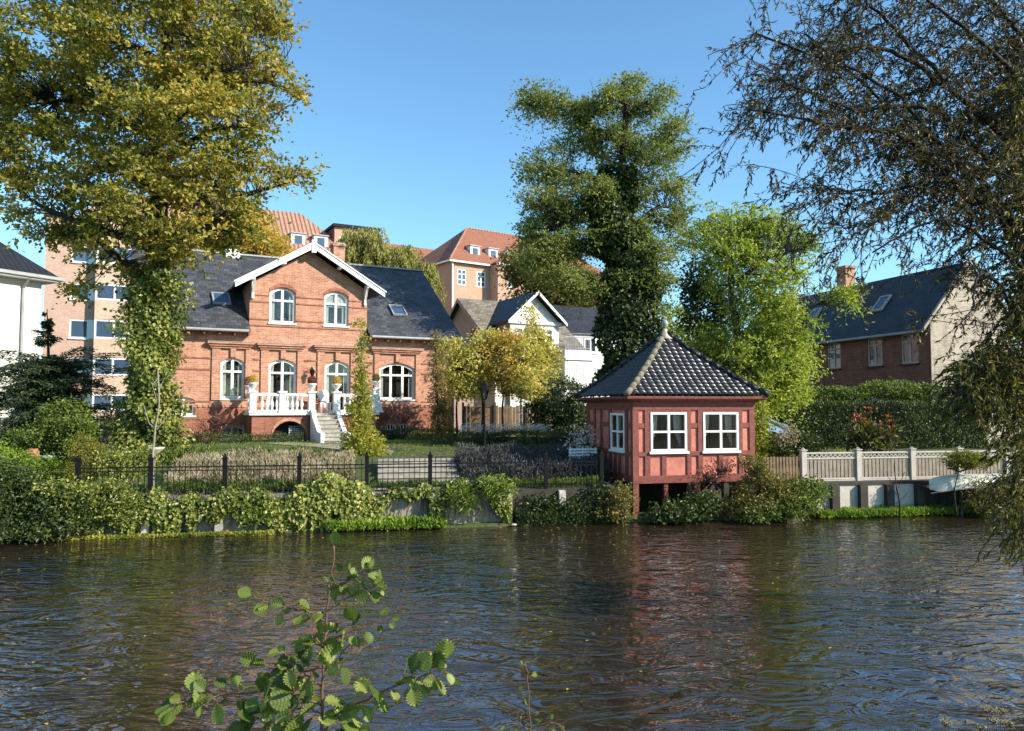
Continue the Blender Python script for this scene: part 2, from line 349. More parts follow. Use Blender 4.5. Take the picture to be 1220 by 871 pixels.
def branches_to(name, cent, srcs, mat, parent, r0=.03, r1=.006, frac=1., n=3, bend=.12):
    """a thin two-step branch from the nearest source point to each spray centre"""
    c = cent[RNG.random(len(cent)) < frac]; srcs = np.asarray(srcs)
    d = ((c[:, None, :] - srcs[None]) ** 2).sum(-1); near = srcs[np.argmin(d + ((srcs[None, :, 2] - c[:, None, 2]) > 0) * 3, 1)]
    near = near + RNG.normal(size=c.shape) * .03
    mid = (c + near) / 2 + RNG.normal(size=c.shape) * np.linalg.norm(c - near, axis=1, keepdims=True) * bend
    return segtubes(name, np.concatenate([near, mid]), np.concatenate([mid, c]), np.r_[np.full(len(c), r0), np.full(len(c), (r0 + r1) / 2)], np.r_[np.full(len(c), (r0 + r1) / 2), np.full(len(c), r1)], mat, parent, n)
def tree(name, label, cat, base, trunk, limbs_to, blobs, ncl, per, rc, flat, lsize, mat, bark, r=.3, asp=.55, gap=.3, inner=.45, frac=.5, twig=.03, group=None, jit=.6, droop=.15, upn=.7, gk=.7):
    """trunk: list of world points up from base; limbs_to: ends of main limbs"""
    base = np.array(base, float); t = thing(name, label, cat, base, 0, group)
    T = [np.array(p, float) - base for p in [base] + list(trunk)]; k = len(T)
    mb = MB(); path = []
    for i in range(k - 1):
        seg = limb(T[i], T[i + 1], .03, 5); path += list(seg if i == 0 else seg[1:])
    rr = [r * (1.35 if j == 0 else 1) * (1 - .75 * j / (len(path) - 1)) for j in range(len(path))]
    mb.tube(path, rr, bark, 12); mb.build('trunk', t, True)
    src = list(path[len(path) // 2:])
    for e in limbs_to:
        e = np.array(e, float) - base
        ok = [p for p in path if p[2] < e[2] - .15 * abs(e[0])] or path[:2]; s = min(ok, key=lambda p: np.linalg.norm(p - e) + 2 * abs(p[2] - e[2] + .5 * np.linalg.norm((e - p)[:2])))
        lp = limb(s, e, .1, 8, .06); mb = MB(); mb.tube(lp, [r * .38 * (1 - .8 * j / 7) + .012 for j in range(8)], bark, 7); mb.build('limb', t, True); src += [lp[i] + (lp[i + 1] - lp[i]) * f for i in range(2, 7) for f in (0, .25, .5, .75)]
    bl = [(np.array(c) - base, R) for c, R in blobs]
    C, _ = blobpts(bl, ncl, inner, gap, gk); P, D, N, cl = sprays(C, per, rc, flat, lsize, jit, upn=upn, droop=droop)
    branches_to('branches', C, src, bark, t, twig, .006, frac)
    leaves('crown', P, D, N, lsize * RNG.uniform(.7, 1.3, len(P)), mat, t, asp, cl)
    return t
def pb(x, y, Y, rx, ry, rz=None):
    """crown blob from a picture position: radii in px across and up, depth radius in metres"""
    k = Y / FPX; return (at(x, y, Y), (rx * k, rz if rz else rx * k, ry * k))
def bush(name, label, cat, base, blobs, n, lsize, mat, group=None, asp=.6, gap=.12, stems=8, per=14, rc=.14, part='foliage', bark=None, frac=.25, upn=.35, inner=.5, droop=.1, gk=2.):
    base = np.array(base, float); t = thing(name, label, cat, base, 0, group); bl = [(np.array(c) - base, R) for c, R in blobs]
    C, _ = blobpts(bl, n // per, inner, gap, gk); C = C[C[:, 2] > .02]; P, D, N, cl = sprays(C, per, rc, .5, lsize, .8, upn=upn, droop=droop)
    k = P[:, 2] > -.02; leaves(part, P[k], D[k], N[k], lsize * RNG.uniform(.7, 1.3, k.sum()), mat, t, asp, cl[k])
    srcs = np.array([[RNG.normal() * .1, RNG.normal() * .1, 0] for _ in range(3)] + [[c[0], c[1], max(0.02, c[2] - R[2] * .8)] for c, R in bl])
    branches_to('stems', C, srcs, bark or M['bark'], t, .014, .004, frac, 3); return t

# ------------------------------------------------------------------ ground and water
def ground_z(X, Y):
    b = (Y - 20.95 - .1845 * X) * .983; s = X * .983 + (Y - 20.95) * .181
    far = np.interp(b, [-1.2, -.2, .05, .34, .36, 1., 4., 9., 30., 60., 140., 900.], [-1., -.5, .05, .06, .93, 1., 1.6, 1.74, 1.8, 3., 4.5, 4.5])
    farL = np.interp(b, [-1.2, -.3, 0., .8, 2., 4., 9., 30., 60., 140., 900.], [-1., -.4, .12, .55, .95, 1.25, 1.6, 1.8, 3., 4.5, 4.5])
    pav = np.clip((s - 3.15) / .1, 0, 1) * np.clip((8.05 - s) / .1, 0, 1) * np.clip((2.75 - b) / .1, 0, 1); far = far * (1 - pav) + np.minimum(far, .1) * pav
    k = np.clip((-10.9 - s) / .8, 0, 1); z = far * (1 - k) + farL * k
    near = np.interp(Y, [-900, 2.4, 3.4, 4.2], [1.62, 1.55, .2, -1.])
    prom = np.interp(X - (.72 * Y + .9), [0, .7, 2., 6.], [-1., .3, .9, 1.2]) * np.clip((15.5 - Y) / 2, 0, 1) + np.clip((Y - 13.5) / 2, 0, 1) * -1.
    return np.maximum.reduce([z, near, np.where(Y < 15.5, prom, -1.)])
sv = np.r_[-900, -400, -200, -120, -70, -45, np.arange(-32, 40, .5), 45, 60, 90, 150, 260, 500, 900]
bv = np.r_[-900, -300, -100, -40, np.arange(-24, -1.2, .35), -1.2, -.6, -.3, -.1, .05, .2, .34, .36, .6, 1., 1.5, 2, 2.5, 3, 3.5, 4, 5, 6, 7, 9, 12, 16, 22, 30, 45, 60, 90, 140, 300, 900]
S_, B_ = np.meshgrid(sv, bv); gx = S_ * BD[0] + B_ * BN[0]; gy = 20.95 + S_ * BD[1] + B_ * BN[1]
gzv = ground_z(gx, gy); gzv = gzv + (np.sin(gx * 2.1 + gy) * .02 + np.sin(gy * 3.3 - gx) * .015) * (np.abs(gx) < 60)
m, t, b = newmat('earth_and_grass'); o_ = objco(t)
c1 = ramp(t, noise(t, o_, 3.5, 8, .7), [(.3, (.03, .045, .012)), (.5, (.06, .09, .018)), (.72, (.11, .13, .03))])
c2 = ramp(t, noise(t, o_, 9, 6, .7), [(.3, (.05, .035, .02)), (.7, (.12, .09, .055))])
L(t, mixc(t, ramp(t, noise(t, o_, .5, 4, .6), [(.5, (0, 0, 0)), (.62, (1, 1, 1))]), c1, c2), b.inputs['Base Color']); b.inputs['Roughness'].default_value = .95
bump(t, b, noise(t, o_, 22, 5, .7), .8, .05); M['ground'] = m
sheet('ground', gx, gy, gzv, m, kind='structure')

m, t, b = newmat('river_water'); o_ = objco(t)
mp = t.nodes.new('ShaderNodeMapping'); mp.inputs['Rotation'].default_value = (0, 0, -BA); mp.inputs['Scale'].default_value = (.55, 1., 1.); L(t, o_, mp.inputs[0])
mp2 = t.nodes.new('ShaderNodeMapping'); mp2.inputs['Rotation'].default_value = (0, 0, -.5); mp2.inputs['Scale'].default_value = (.8, 1.2, 1.); L(t, o_, mp2.inputs[0])
big = noise(t, mp.outputs[0], .55, 2, .45, 1.5); med = noise(t, mp.outputs[0], 1.9, 2, .5, 2.5); fine = noise(t, mp2.outputs[0], 6, 2, .5, 1.5)
patch = ramp(t, noise(t, mp.outputs[0], .30, 3, .6, .8), [(.36, (.3, .3, .3)), (.62, (1.1, 1.1, 1.1))])
h = math_(t, 'ADD', math_(t, 'ADD', math_(t, 'MULTIPLY', big, 1.0), math_(t, 'MULTIPLY', med, 1.05)), math_(t, 'MULTIPLY', math_(t, 'MULTIPLY', fine, .13), patch))
bump(t, b, h, 1., .05)
b.inputs['Base Color'].default_value = (.024, .016, .010, 1); b.inputs['Roughness'].default_value = .02; b.inputs['IOR'].default_value = 2.2
M['water'] = m
wx, wy = np.meshgrid(np.r_[-900, -60, np.linspace(-24, 30, 60), 70, 900], np.r_[-30, np.linspace(2, 40, 50)])
sheet('river_water', wx, wy, np.zeros_like(wx), m, kind='structure')

# ------------------------------------------------------------------ building helpers
def arc(u0, u1, zs, rise, n=8):
    if rise <= 0: return [(u0, zs), (u1, zs)]
    c = (u1 - u0) / 2; R = (c * c + rise * rise) / (2 * rise); a = math.asin(min(1, c / R)); 
    if rise > c * .98: a = math.pi / 2
    return [((u0 + u1) / 2 - R * math.sin(a - 2 * a * i / n), zs + rise - R + R * math.cos(a - 2 * a * i / n)) for i in range(n + 1)]
def wall(mb, u0, u1, z0, z1, ops, mat, y0=0., depth=.22, low=None):
    us = sorted({u0, u1, *[o[0] for o in ops], *[o[1] for o in ops]}); zs = sorted({z0, z1, *([low[0]] if low else []), *[o[2] for o in ops], *[o[3] for o in ops]})
    for a, b in zip(us, us[1:]):
        for c, d in zip(zs, zs[1:]):
            if any(o[0] - 1e-6 <= a and b <= o[1] + 1e-6 and o[2] - 1e-6 <= c and d <= o[3] + 1e-6 for o in ops): continue
            mb.poly([(a, y0, c), (b, y0, c), (b, y0, d), (a, y0, d)], low[1] if low and d <= low[0] + 1e-6 else mat)
    for o in ops:
        a, b, c, d = o[:4]; rise = o[4] if len(o) > 4 else 0; y1 = y0 + depth
        mb.poly([(a, y0, c), (a, y1, c), (a, y1, d), (a, y0, d)], mat); mb.poly([(b, y0, c), (b, y1, c), (b, y1, d), (b, y0, d)], mat)
        mb.poly([(a, y0, c), (b, y0, c), (b, y1, c), (a, y1, c)], mat); mb.poly([(a, y0, d), (b, y0, d), (b, y1, d), (a, y1, d)], mat)
        if rise:
            A = arc(a, b, d - rise, rise, 10); h = len(A) // 2
            mb.prism([(a, y0, d)] + [(p[0], y0, p[1]) for p in A[:h + 1]], (0, depth, 0), mat)
            mb.prism([(b, y0, d)] + [(p[0], y0, p[1]) for p in A[:h - 1:-1]], (0, depth, 0), mat)
def window(par, u0, u1, z0, z1, rise=0, cols=2, transoms=(), y=.1, fw=.07, glass='glass', frame='white', sill='white', T=None, name='window', small=0, label=None, sd_=.15):
    mb = MB(); fm = M[frame]; A = arc(u0, u1, z1 - rise, rise, 10)
    out = [(u0, z0)] + A + [(u1, z0)]; k = fw / (u1 - u0) * 2; cx = (u0 + u1) / 2
    inn = [(u0 + fw, z0 + fw)] + [(cx + (p[0] - cx) * (1 - k), p[1] - fw) for p in A] + [(u1 - fw, z0 + fw)]
    n = len(out)
    for i in range(n):
        j = (i + 1) % n; q = [out[i], out[j], inn[j], inn[i]]; mb.prism([(p[0], y, p[1]) for p in q], (0, .06, 0), fm)
    for c in range(1, cols):
        u = u0 + (u1 - u0) * c / cols; mb.box(u - fw * .55, u + fw * .55, y + .004, y + .064, z0 + fw, z1 - fw * .9 - (0 if cols == 2 else rise * .15), fm)
    for tz in transoms: mb.box(u0 + fw, u1 - fw, y - .004, y + .058, tz - fw * .45, tz + fw * .45, fm)
    if small:
        for c in range(cols):
            a = u0 + (u1 - u0) * c / cols; b = u0 + (u1 - u0) * (c + 1) / cols; mb.box((a + b) / 2 - .014, (a + b) / 2 + .014, y + .012, y + .05, z0 + fw, z1 - fw - rise * .4, fm)
        for i in range(1, small + 1): mb.box(u0 + fw, u1 - fw, y + .014, y + .052, z0 + (z1 - z0) * i / (small + 1) - .014, z0 + (z1 - z0) * i / (small + 1) + .014, fm)
    w_ = mb.build(name, par, T=T)
    if label: w_['label'] = label
    mb = MB(); mb.poly([(p[0], y + .035, p[1]) for p in inn], M[glass]); mb.build('pane', w_, T=T)
    if sill: mb = MB(); mb.box(u0 - .05, u1 + .05, y - sd_, y + .05, z0 - .07, z0 - .004, M[sill]); mb.build('sill', w_, T=T)
    return w_
def slab(mb, P, mat, th=.1):
    """four corners of the upper face, thickness straight down"""
    mb.prism([(p[0], p[1], p[2]) for p in P], (0, 0, -th), mat)
def roofz(y): return 6.5 + (y + .5) * .7636
def skylight(par, u, zc, w_, h_, fz, sl, front='grey'):
    """roof window lying on a slope z = fz(y) with slope sl"""
    y = (zc - fz(0)) / sl; c = 1 / math.sqrt(1 + sl * sl); D = np.array([0, c, sl * c]); N = np.array([0, -sl * c, c]); U = np.array([1., 0, 0]); O = np.array([u, y, fz(y)]) + N * .02
    mb = MB()
    for a0, a1, b0, b1 in ((-w_ / 2, w_ / 2, -h_ / 2, -h_ / 2 + .07), (-w_ / 2, w_ / 2, h_ / 2 - .07, h_ / 2), (-w_ / 2, -w_ / 2 + .07, -h_ / 2 + .07, h_ / 2 - .07), (w_ / 2 - .07, w_ / 2, -h_ / 2 + .07, h_ / 2 - .07)):
        mb.prism([O + U * a + D * b_ for a, b_ in ((a0, b0), (a1, b0), (a1, b1), (a0, b1))], N * .09, M[front])
    s_ = mb.build('skylight', par); mb = MB(); mb.poly([O + N * .05 + U * a + D * b_ for a, b_ in ((-w_ / 2, -h_ / 2), (w_ / 2, -h_ / 2), (w_ / 2, h_ / 2), (-w_ / 2, h_ / 2))], M['skyglass']); mb.build('pane', s_)
    return s_

# ------------------------------------------------------------------ brick villa
V = thing('brick_villa', 'two-storey red brick villa with slate roof, white-edged central gable and white balustraded terrace', 'house', (-9.94, 34, 0), rad(28))
VM = M['villabrick']
ops = [(-2.74, -1.76, 3.56, 5.30, .22), (-.76, .44, 2.92, 5.29, .22), (1.69, 2.85, 2.92, 5.28, .22), (4.25, 6.01, 3.56, 5.27, .26), (-4.60, -3.72, 2.85, 3.61, .12), (-2.72, -1.73, 1.86, 2.40, .12), (4.57, 5.10, 1.86, 2.42, .1), (5.22, 5.76, 1.86, 2.42, .1)]
mb = MB(); wall(mb, -5.6, 8.04, 1.2, 6.53, ops, VM, low=(3.2, M['porchbrick']))  # low band: darker basement brick, with shade on it put into the colour
ug = [(-.77, .36, 6.90, 8.47, .24), (1.63, 2.75, 6.90, 8.46, .24)]
wall(mb, -1.61, 3.62, 6.53, 8.60, ug, VM)
mb.poly([(-1.61, 0, 8.6), (3.62, 0, 8.6), (1.005, 0, 10.2)], VM)
for u in (-1.61, 3.62): mb.box(u - .004 if u < 0 else u - .2, u + .2 if u < 0 else u + .004, .003, 3., 6.5, 8.62, VM)
mb.poly([(8.04, 0, 1.2), (8.04, 10, 1.2), (8.04, 10, 6.5), (8.04, 5, 10.5), (8.04, 0, 6.53)], VM); mb.poly([(-5.6, 0, 1.2), (-5.6, 10, 1.2), (-5.6, 10, 6.5), (-5.6, 5, 10.5), (-5.6, 0, 6.53)], VM)
mb.poly([(-5.6, 10, 1.2), (8.04, 10, 1.2), (8.04, 10, 6.5), (-5.6, 10, 6.5)], VM)
vw = mb.build('wall', V)
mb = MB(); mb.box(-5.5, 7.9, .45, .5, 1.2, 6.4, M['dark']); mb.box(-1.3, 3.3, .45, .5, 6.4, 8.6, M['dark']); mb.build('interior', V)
def course(*q): mb = MB(); mb.box(*q, M['porchbrick']); mb.build('string_course', V)
for z in (5.27, 4.78, 3.44):
    for a, b in ((-5.6, -3.08), (-1.42, -1.08), (.76, 1.37), (3.17, 3.93), (6.33, 8.04)): course(a, b, -.035, .002, z - .03, z + .03)
for z in (8.08, 7.78, 7.02, 6.74):
    for a, b in (((-1.61, -.79), (.38, 1.61), (2.77, 3.62)) if z > 6.85 else ((-1.61, 3.62),)): course(a, b, -.035, .002, z - .025, z + .025)
for a, b in ((-5.6, -1.8), (3.9, 8.04)):
    mb = MB(); mb.box(a, b, -.02, .002, 3.29, 3.33, VM); u = a
    while u < b: mb.box(u, u + .11, -.04, .002, 3.2, 3.29, VM); u += .22
    mb.build('dentil_band', V)
course(-5.6, -2.8, -.03, .002, 2.68, 2.74)
# window hoods: cornice, frieze, pilaster strips, keystone
for a, b, wa, wb in ((-3.30, -1.42, -2.74, -1.76), (-1.30, .82, -.76, .44), (1.15, 3.40, 1.69, 2.85), (3.79, 6.37, 4.25, 6.01)):
    mb = MB(); mb.box(a, b, -.26, .003, 5.88, 5.96, VM); mb.box(a + .06, b - .06, -.19, .004, 5.79, 5.88, VM); mb.box(a + .14, b - .14, -.12, .004, 5.70, 5.79, VM)
    mb.box(a, b, -.28, .005, 5.962, 5.985, M['lead'])
    mb.box(a + .2, wa - .02, -.07, .003, 3.5, 5.70, VM); mb.box(wb + .02, b - .2, -.07, .003, 3.5, 5.70, VM); mb.box((wa + wb) / 2 - .11, (wa + wb) / 2 + .11, -.1, .003, 5.32, 5.70, VM)
    mb.build('window_hood', V)
for a, b, ap in ((-.77, .36, 8.47), (1.63, 2.75, 8.46)):
    mb = MB(); A = arc(a - .02, b + .02, ap - .24, .26, 10)
    for p, q in zip(A, A[1:]): mb.prism([(p[0], -.03, p[1]), (q[0], -.03, q[1]), (q[0], -.03, q[1] + .16), (p[0], -.03, p[1] + .16)], (0, .032, 0), M['porchbrick'])
    mb.build('brick_arch', V)
def drapes(w_, a, b, c, d, style=0):
    """cloth hanging behind the panes: 0 = side drapes, 1 = half curtain along the top and sides"""
    mb = MB(); cm = M['curtain']; n = 10; y = .2
    for s in (0, 1):
        for k in range(4): e0 = a + .06 + k * .055 if s == 0 else b - .06 - k * .055; mb.box(e0 - .024, e0 + .024, y + .012 * (k % 2), y + .02 + .012 * (k % 2), c + .1, d - .02, cm)
    if style: 
        u = a + .08; k = 0
        while u < b - .08: mb.box(u, u + .07, y - .02 + .012 * (k % 2), y - .012 + .012 * (k % 2), c + (d - c) * (.55 if style == 1 else .1), d - .04, cm); u += .071; k += 1
    mb.build('curtain', w_)
def vwin(a, b, c, d, rise, cols, tr, st=0, **kw): w_ = window(V, a, b, c, d, rise, cols, tr, glass='clear', **kw); drapes(w_, a, b, c, d, st)
vwin(-2.74, -1.76, 3.56, 5.30, .22, 2, (4.72,), fw=.1)
for a, b in ((-.76, .44), (1.69, 2.85)): vwin(a, b, 2.93, 5.28, .22, 2, (4.70,), fw=.1, sill=None, name='french_door')
vwin(4.25, 6.01, 3.56, 5.27, .26, 3, (4.70,), fw=.1)
window(V, -4.60, -3.72, 2.85, 3.61, .12, 2, (), fw=.09)
window(V, -2.72, -1.73, 1.86, 2.40, .12, 2, (), small=1, fw=.06, name='basement_window', frame='palewhite')
for a, b in ((4.57, 5.10), (5.22, 5.76)): window(V, a, b, 1.86, 2.42, .1, 2, (), small=1, fw=.05, name='basement_window')
for a, b, z, st in ((-.77, .36, 8.47, 0), (1.63, 2.75, 8.46, 1)): vwin(a, b, 6.90, z, .24, 2, (7.90,), st, fw=.1, name='gable_window')
# roof
mb = MB(); SM = M['slate']; zr = 10.7
def mslab(a, b, y0, y1=5.0, th=.12): slab(mb, [(a, y0, roofz(y0)), (b, y0, roofz(y0)), (b, y1, roofz(y1)), (a, y1, roofz(y1))], SM, th)
mslab(-6.1, -1.63, -.5); mslab(3.64, 8.3, -.5); mslab(-1.63, 3.64, .15)
slab(mb, [(-6.1, 5.0, zr), (8.3, 5.0, zr), (8.3, 10.5, 6.5), (-6.1, 10.5, 6.5)], SM, .12)
rf = mb.build('roof', V)
mb = MB(); sl6 = .6
slab(mb, [(-2.2, -.5, 8.54), (-2.2, 4.9, 8.54), (1.005, 4.9, 10.46), (1.005, -.5, 10.46)], SM, .1)
slab(mb, [(4.21, -.5, 8.54), (4.21, 4.9, 8.54), (1.005, 4.9, 10.46), (1.005, -.5, 10.46)], SM, .1)
mb.build('gable_roof', rf)
mb = MB(); mb.box(-6.1, 8.3, 4.9, 5.1, zr - .02, zr + .06, M['lead']); mb.build('ridge_cap', rf)
mb = MB(); mb.box(-2.0, -1.35, 4.65, 5.2, 10.45, 10.9, M['white']); mb.build('roof_vent', rf)
mb = MB()
for s in (-1, 1):
    e = 1.005 + s * 3.30; p = [(e, 8.50), (e, 8.28), (1.005, 10.24), (1.005, 10.50)]; mb.prism([(a, -.56, z) for a, z in p], (0, .07, 0), M['white'])
    q = [(e + s * .06, 8.545), (e + s * .06, 8.485), (1.005, 10.48), (1.005, 10.545)]; mb.prism([(a, -.60, z) for a, z in q], (0, .16, 0), M['white'])
mb.box(.9, 1.11, -.59, -.48, 10.05, 10.62, M['white']); mb.build('bargeboard', V)
for s in (-1, 1):
    for k in (1.25, 2.55):
        e = 1.005 + s * k; z = 10.36 - sl6 * k; mb = MB(); mb.box(e - .07, e + .07, -.52, 0, z - .16, z - .02, M['white']); mb.build('purlin_end', V)
    e = 1.005 + s * 2.5; mb = MB(); mb.box(e - .05, e + .05, -.12, -.01, 7.9, 8.72, M['white']); mb.prism([(e - .05, -.42, 8.7), (e - .05, -.5, 8.7), (e - .05, -.06, 8.05), (e - .05, -.01, 8.12)], (.1, 0, 0), M['white']); mb.build('gable_bracket', V)
for a, b in ((-6.1, -1.7), (3.7, 8.3)): mb = MB(); mb.tube([(a, -.57, 6.43), (b, -.57, 6.43)], .06, M['lead'], 8); mb.build('gutter', V)
mb = MB(); mb.tube([(8.1, -.5, 6.4), (8.02, -.1, 6.15), (8.02, -.1, 1.8)], .045, M['lead'], 8); mb.build('downpipe', V)
for a, b in ((-6.1, -1.66), (3.67, 8.3)):
    mb = MB(); mb.box(a, b, -.5, .0, 6.36, 6.40, M['porchbrick']); u = a + .2
    while u < b: mb.box(u, u + .07, -.48, 0, 6.26, 6.36, M['porchbrick']); u += .6
    mb.build('eaves', V)
for u, z in ((-4.4, 7.97), (-2.65, 7.95), (5.55, 7.9)): skylight(V, u + .05, z, .75, .95, roofz, .7636)
mb = MB(); mb.box(3.25, 3.85, 4.6, 5.3, 10.2, 11.55, VM); mb.box(3.2, 3.9, 4.55, 5.35, 11.55, 11.68, VM); mb.box(3.25, 3.85, 4.6, 5.3, 11.68, 11.74, M['lead']); mb.build('chimney', V)
# terrace with arch, balustrade and stairs
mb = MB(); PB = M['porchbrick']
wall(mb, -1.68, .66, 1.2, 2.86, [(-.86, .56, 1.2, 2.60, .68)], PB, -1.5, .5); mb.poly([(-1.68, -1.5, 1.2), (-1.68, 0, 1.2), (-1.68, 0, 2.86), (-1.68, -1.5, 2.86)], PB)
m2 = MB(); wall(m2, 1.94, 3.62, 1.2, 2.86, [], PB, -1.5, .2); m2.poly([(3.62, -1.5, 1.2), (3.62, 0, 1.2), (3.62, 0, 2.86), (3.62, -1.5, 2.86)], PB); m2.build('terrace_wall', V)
for p, q in zip(arc(-.9, .6, 1.90, .72, 12), arc(-.9, .6, 1.90, .72, 12)[1:]): mb.prism([(p[0], -1.53, p[1]), (q[0], -1.53, q[1]), (q[0] * 1.0, -1.53, q[1] + .13), (p[0], -1.53, p[1] + .13)], (0, .034, 0), M['villabrick'])
tr = mb.build('terrace', V)
mb = MB(); mb.box(-.95, .65, -.98, -.95, 1.2, 2.6, M['dark']); mb.build('arch_recess', tr)
mb = MB()
for i in range(9): mb.box(-.1 + i * .075, -.085 + i * .075, -1.2, -1.185, 1.6, 2.42 - .03 * i, M['white'])
for i in range(9): mb.box(-.12, .53, -1.205, -1.19, 1.65 + i * .09, 1.665 + i * .09, M['white'])
mb.build('grille', tr)
mb = MB(); mb.box(-1.8, .80, -1.62, 0, 2.862, 2.96, M['white']); mb.box(1.80, 3.74, -1.62, 0, 2.862, 2.96, M['white']); mb.box(.80, 1.80, -1.6, 0, 2.82, 2.94, M['stone']); mb.build('terrace_floor', tr)
bal = MB()
for a, b in ((-1.72, .66), (1.94, 3.66)):
    bal.box(a, b, -1.58, -1.40, 3.66, 3.78, M['white']); bal.box(a, b, -1.57, -1.41, 2.962, 3.08, M['white'])
for u in (-1.66, 3.6): bal.box(u - .08, u + .08, -1.4, -.05, 3.66, 3.78, M['white']); bal.box(u - .08, u + .08, -1.4, -.05, 2.962, 3.08, M['white'])
bo = bal.build('balustrade', V)
bprof = [(.055, 0), (.055, .04), (.03, .07), (.075, .2), (.07, .27), (.03, .42), (.025, .47), (.055, .53), (.055, .58)]
b0 = None
spots = [(u, -1.49) for u in (-1.28, -1.08, -.88, -.68, -.25, -.05, .15, .35)] + [(u, -1.49) for u in (2.2, 2.42, 2.64, 2.86, 3.08, 3.3)] + [(-1.66, y) for y in (-1.1, -.8, -.5)] + [(3.6, y) for y in (-1.1, -.8, -.5)]
for x, y in spots:
    if b0 is None: mb = MB(); mb.lathe((0, 0, 0), bprof, M['white'], 10); b0 = mb.build('baluster', bo, True); b0.location = (x, y, 3.08)
    else: c = b0.copy(); COL.objects.link(c); c.parent = bo; c.location = (x, y, 3.08)
for u, fl in ((-1.66, 0), (-.465, 0), (.76, 0), (1.84, 0), (3.6, 1)):
    mb = MB(); y = -1.49; h = 3.80 if fl == 0 else 3.95
    mb.box(u - .13, u + .13, y - .13, y + .13, 2.963, h, M['white']); mb.box(u - .18, u + .18, y - .18, y + .18, h, h + .07, M['white']); mb.box(u - .17, u + .17, y - .17, y + .17, 2.964, 3.07, M['white'])
    if fl: mb.prism([(u - .14, y - .14, 3.8), (u - .2, y - .14, 3.3), (u - .34, y - .14, 2.965), (u + .34, y - .14, 2.965), (u + .2, y - .14, 3.3), (u + .14, y - .14, 3.8)], (0, .28, 0), M['white'])
    mb.build('pedestal', bo)
mb = MB(); n = 7
for i in range(n): z = 2.80 - (i) * .165; mb.box(.86, 1.74, -1.62 - .26 * (i + 1), -1.62 - .26 * i + .02, 1.2, z, M['stone']); mb.box(.84, 1.76, -1.66 - .26 * (i + 1), -1.62 - .26 * i + .02, z, z + .04, M['stone'])
st = mb.build('stairs', V)
for u in (.68, 1.75):
    P = [(u, -1.62, 1.3), (u, -1.62, 3.1), (u, -1.85, 3.05), (u, -2.1, 2.72), (u, -2.5, 2.45), (u, -2.85, 2.2), (u, -3.2, 2.15), (u, -3.45, 2.15), (u, -3.45, 1.3)]
    mb = MB(); mb.prism(P, (.17, 0, 0), M['white']); mb.build('stair_wall', st)
mb = MB(); mb.tube([(1.05, -.02, 4.9), (1.05, -.25, 4.98), (1.05, -.34, 4.86)], .02, M['iron'], 6); mb.lathe((1.05, -.34, 4.52), [(.05, 0), (.11, .26), (.14, .27), (.03, .38), (.01, .44)], M['iron'], 6); mb.build('wall_lantern', V)
VW = Matrix.Translation((-9.94, 34, 0)) @ Matrix.Rotation(rad(28), 4, 'Z')
def vpt(u, v, z): return np.array(VW @ Vector((u, v, z)))
def topiary(u, v, z, mat, label, r=.17, parent=None):
    t = thing('potted_topiary', label, 'potted plant', vpt(u, v, z), 0, 'clipped balls in urns on the terrace')
    mb = MB(); mb.lathe((0, 0, 0), [(.10, 0), (.10, .03), (.05, .06), (.05, .1), (.13, .16), (.19, .27), (.22, .30), (.21, .33), (.17, .33)], M['white'], 14); mb.build('urn', t, True)
    P = unit(900) * r * RNG.uniform(.75, 1.05, (900, 1)); N = norm(P); leaves('foliage', P + [0, 0, .36 + r * .7], norm(RNG.normal(size=P.shape) + N * .5), N, .05, mat, t, .6)
    mb = MB(); mb.tube([(0, 0, .3), (0, 0, .36 + r * .7)], .02, M['bark'], 6); mb.build('stem', t)
topiary(-1.66, -1.49, 3.871, M['autumn'], 'yellow-green clipped ball in a white urn on the left end of the terrace balustrade')
topiary(-1.66, -.6, 3.781, M['redleaf'], 'dark brown clipped ball in an urn behind the left end of the terrace balustrade', .2)
topiary(.76, -1.49, 3.871, M['redleaf'], 'brown clipped ball in a white urn on the pedestal left of the terrace stairs')
topiary(1.84, -1.49, 3.871, M['autumn'], 'olive-gold clipped ball in a white urn on the pedestal right of the terrace stairs')
topiary(3.6, -1.49, 4.021, M['brownleaf'], 'brown-green clipped ball on the tall flared pedestal at the right end of the terrace')
topiary(3.1, -1.49, 3.781, M['flower'], 'pale flowering plant in a white urn on the balustrade behind the tall yellow shrub', .12)
t = thing('garden_chair', 'white garden chair standing on the terrace at the head of the villa stairs', 'chair', vpt(1.45, -1.0, 2.96), rad(28))
mb = MB(); mb.box(-.24, .24, -.22, .22, .40, .44, M['white']); mb.build('seat', t)
mb = MB(); mb.prism([(-.24, .2, .44), (.24, .2, .44), (.26, .26, .85), (.15, .28, .98), (-.15, .28, .98), (-.26, .26, .85)], (0, .03, 0), M['white']); mb.build('backrest', t)
for x in (-.2, .2):
    for y in (-.19, .19): mb = MB(); mb.box(x - .025, x + .025, y - .025, y + .025, 0, .4, M['white']); mb.build('leg', t)
t = thing('terracotta_planter', 'reddish-brown planter on the terrace between the white chair and the left pedestal', 'planter', vpt(1.02, -.9, 2.96))
mb = MB(); mb.lathe((0, 0, 0), [(.14, 0), (.2, .35), (.23, .36), (.23, .42), (.19, .42)], M['terracotta'], 14); mb.build('pot', t, True)
P = unit(160) * .18; leaves('foliage', P + [0, 0, .5], norm(P + [0, 0, .1]), unit(160), .12, M['redleaf'], t, .3)

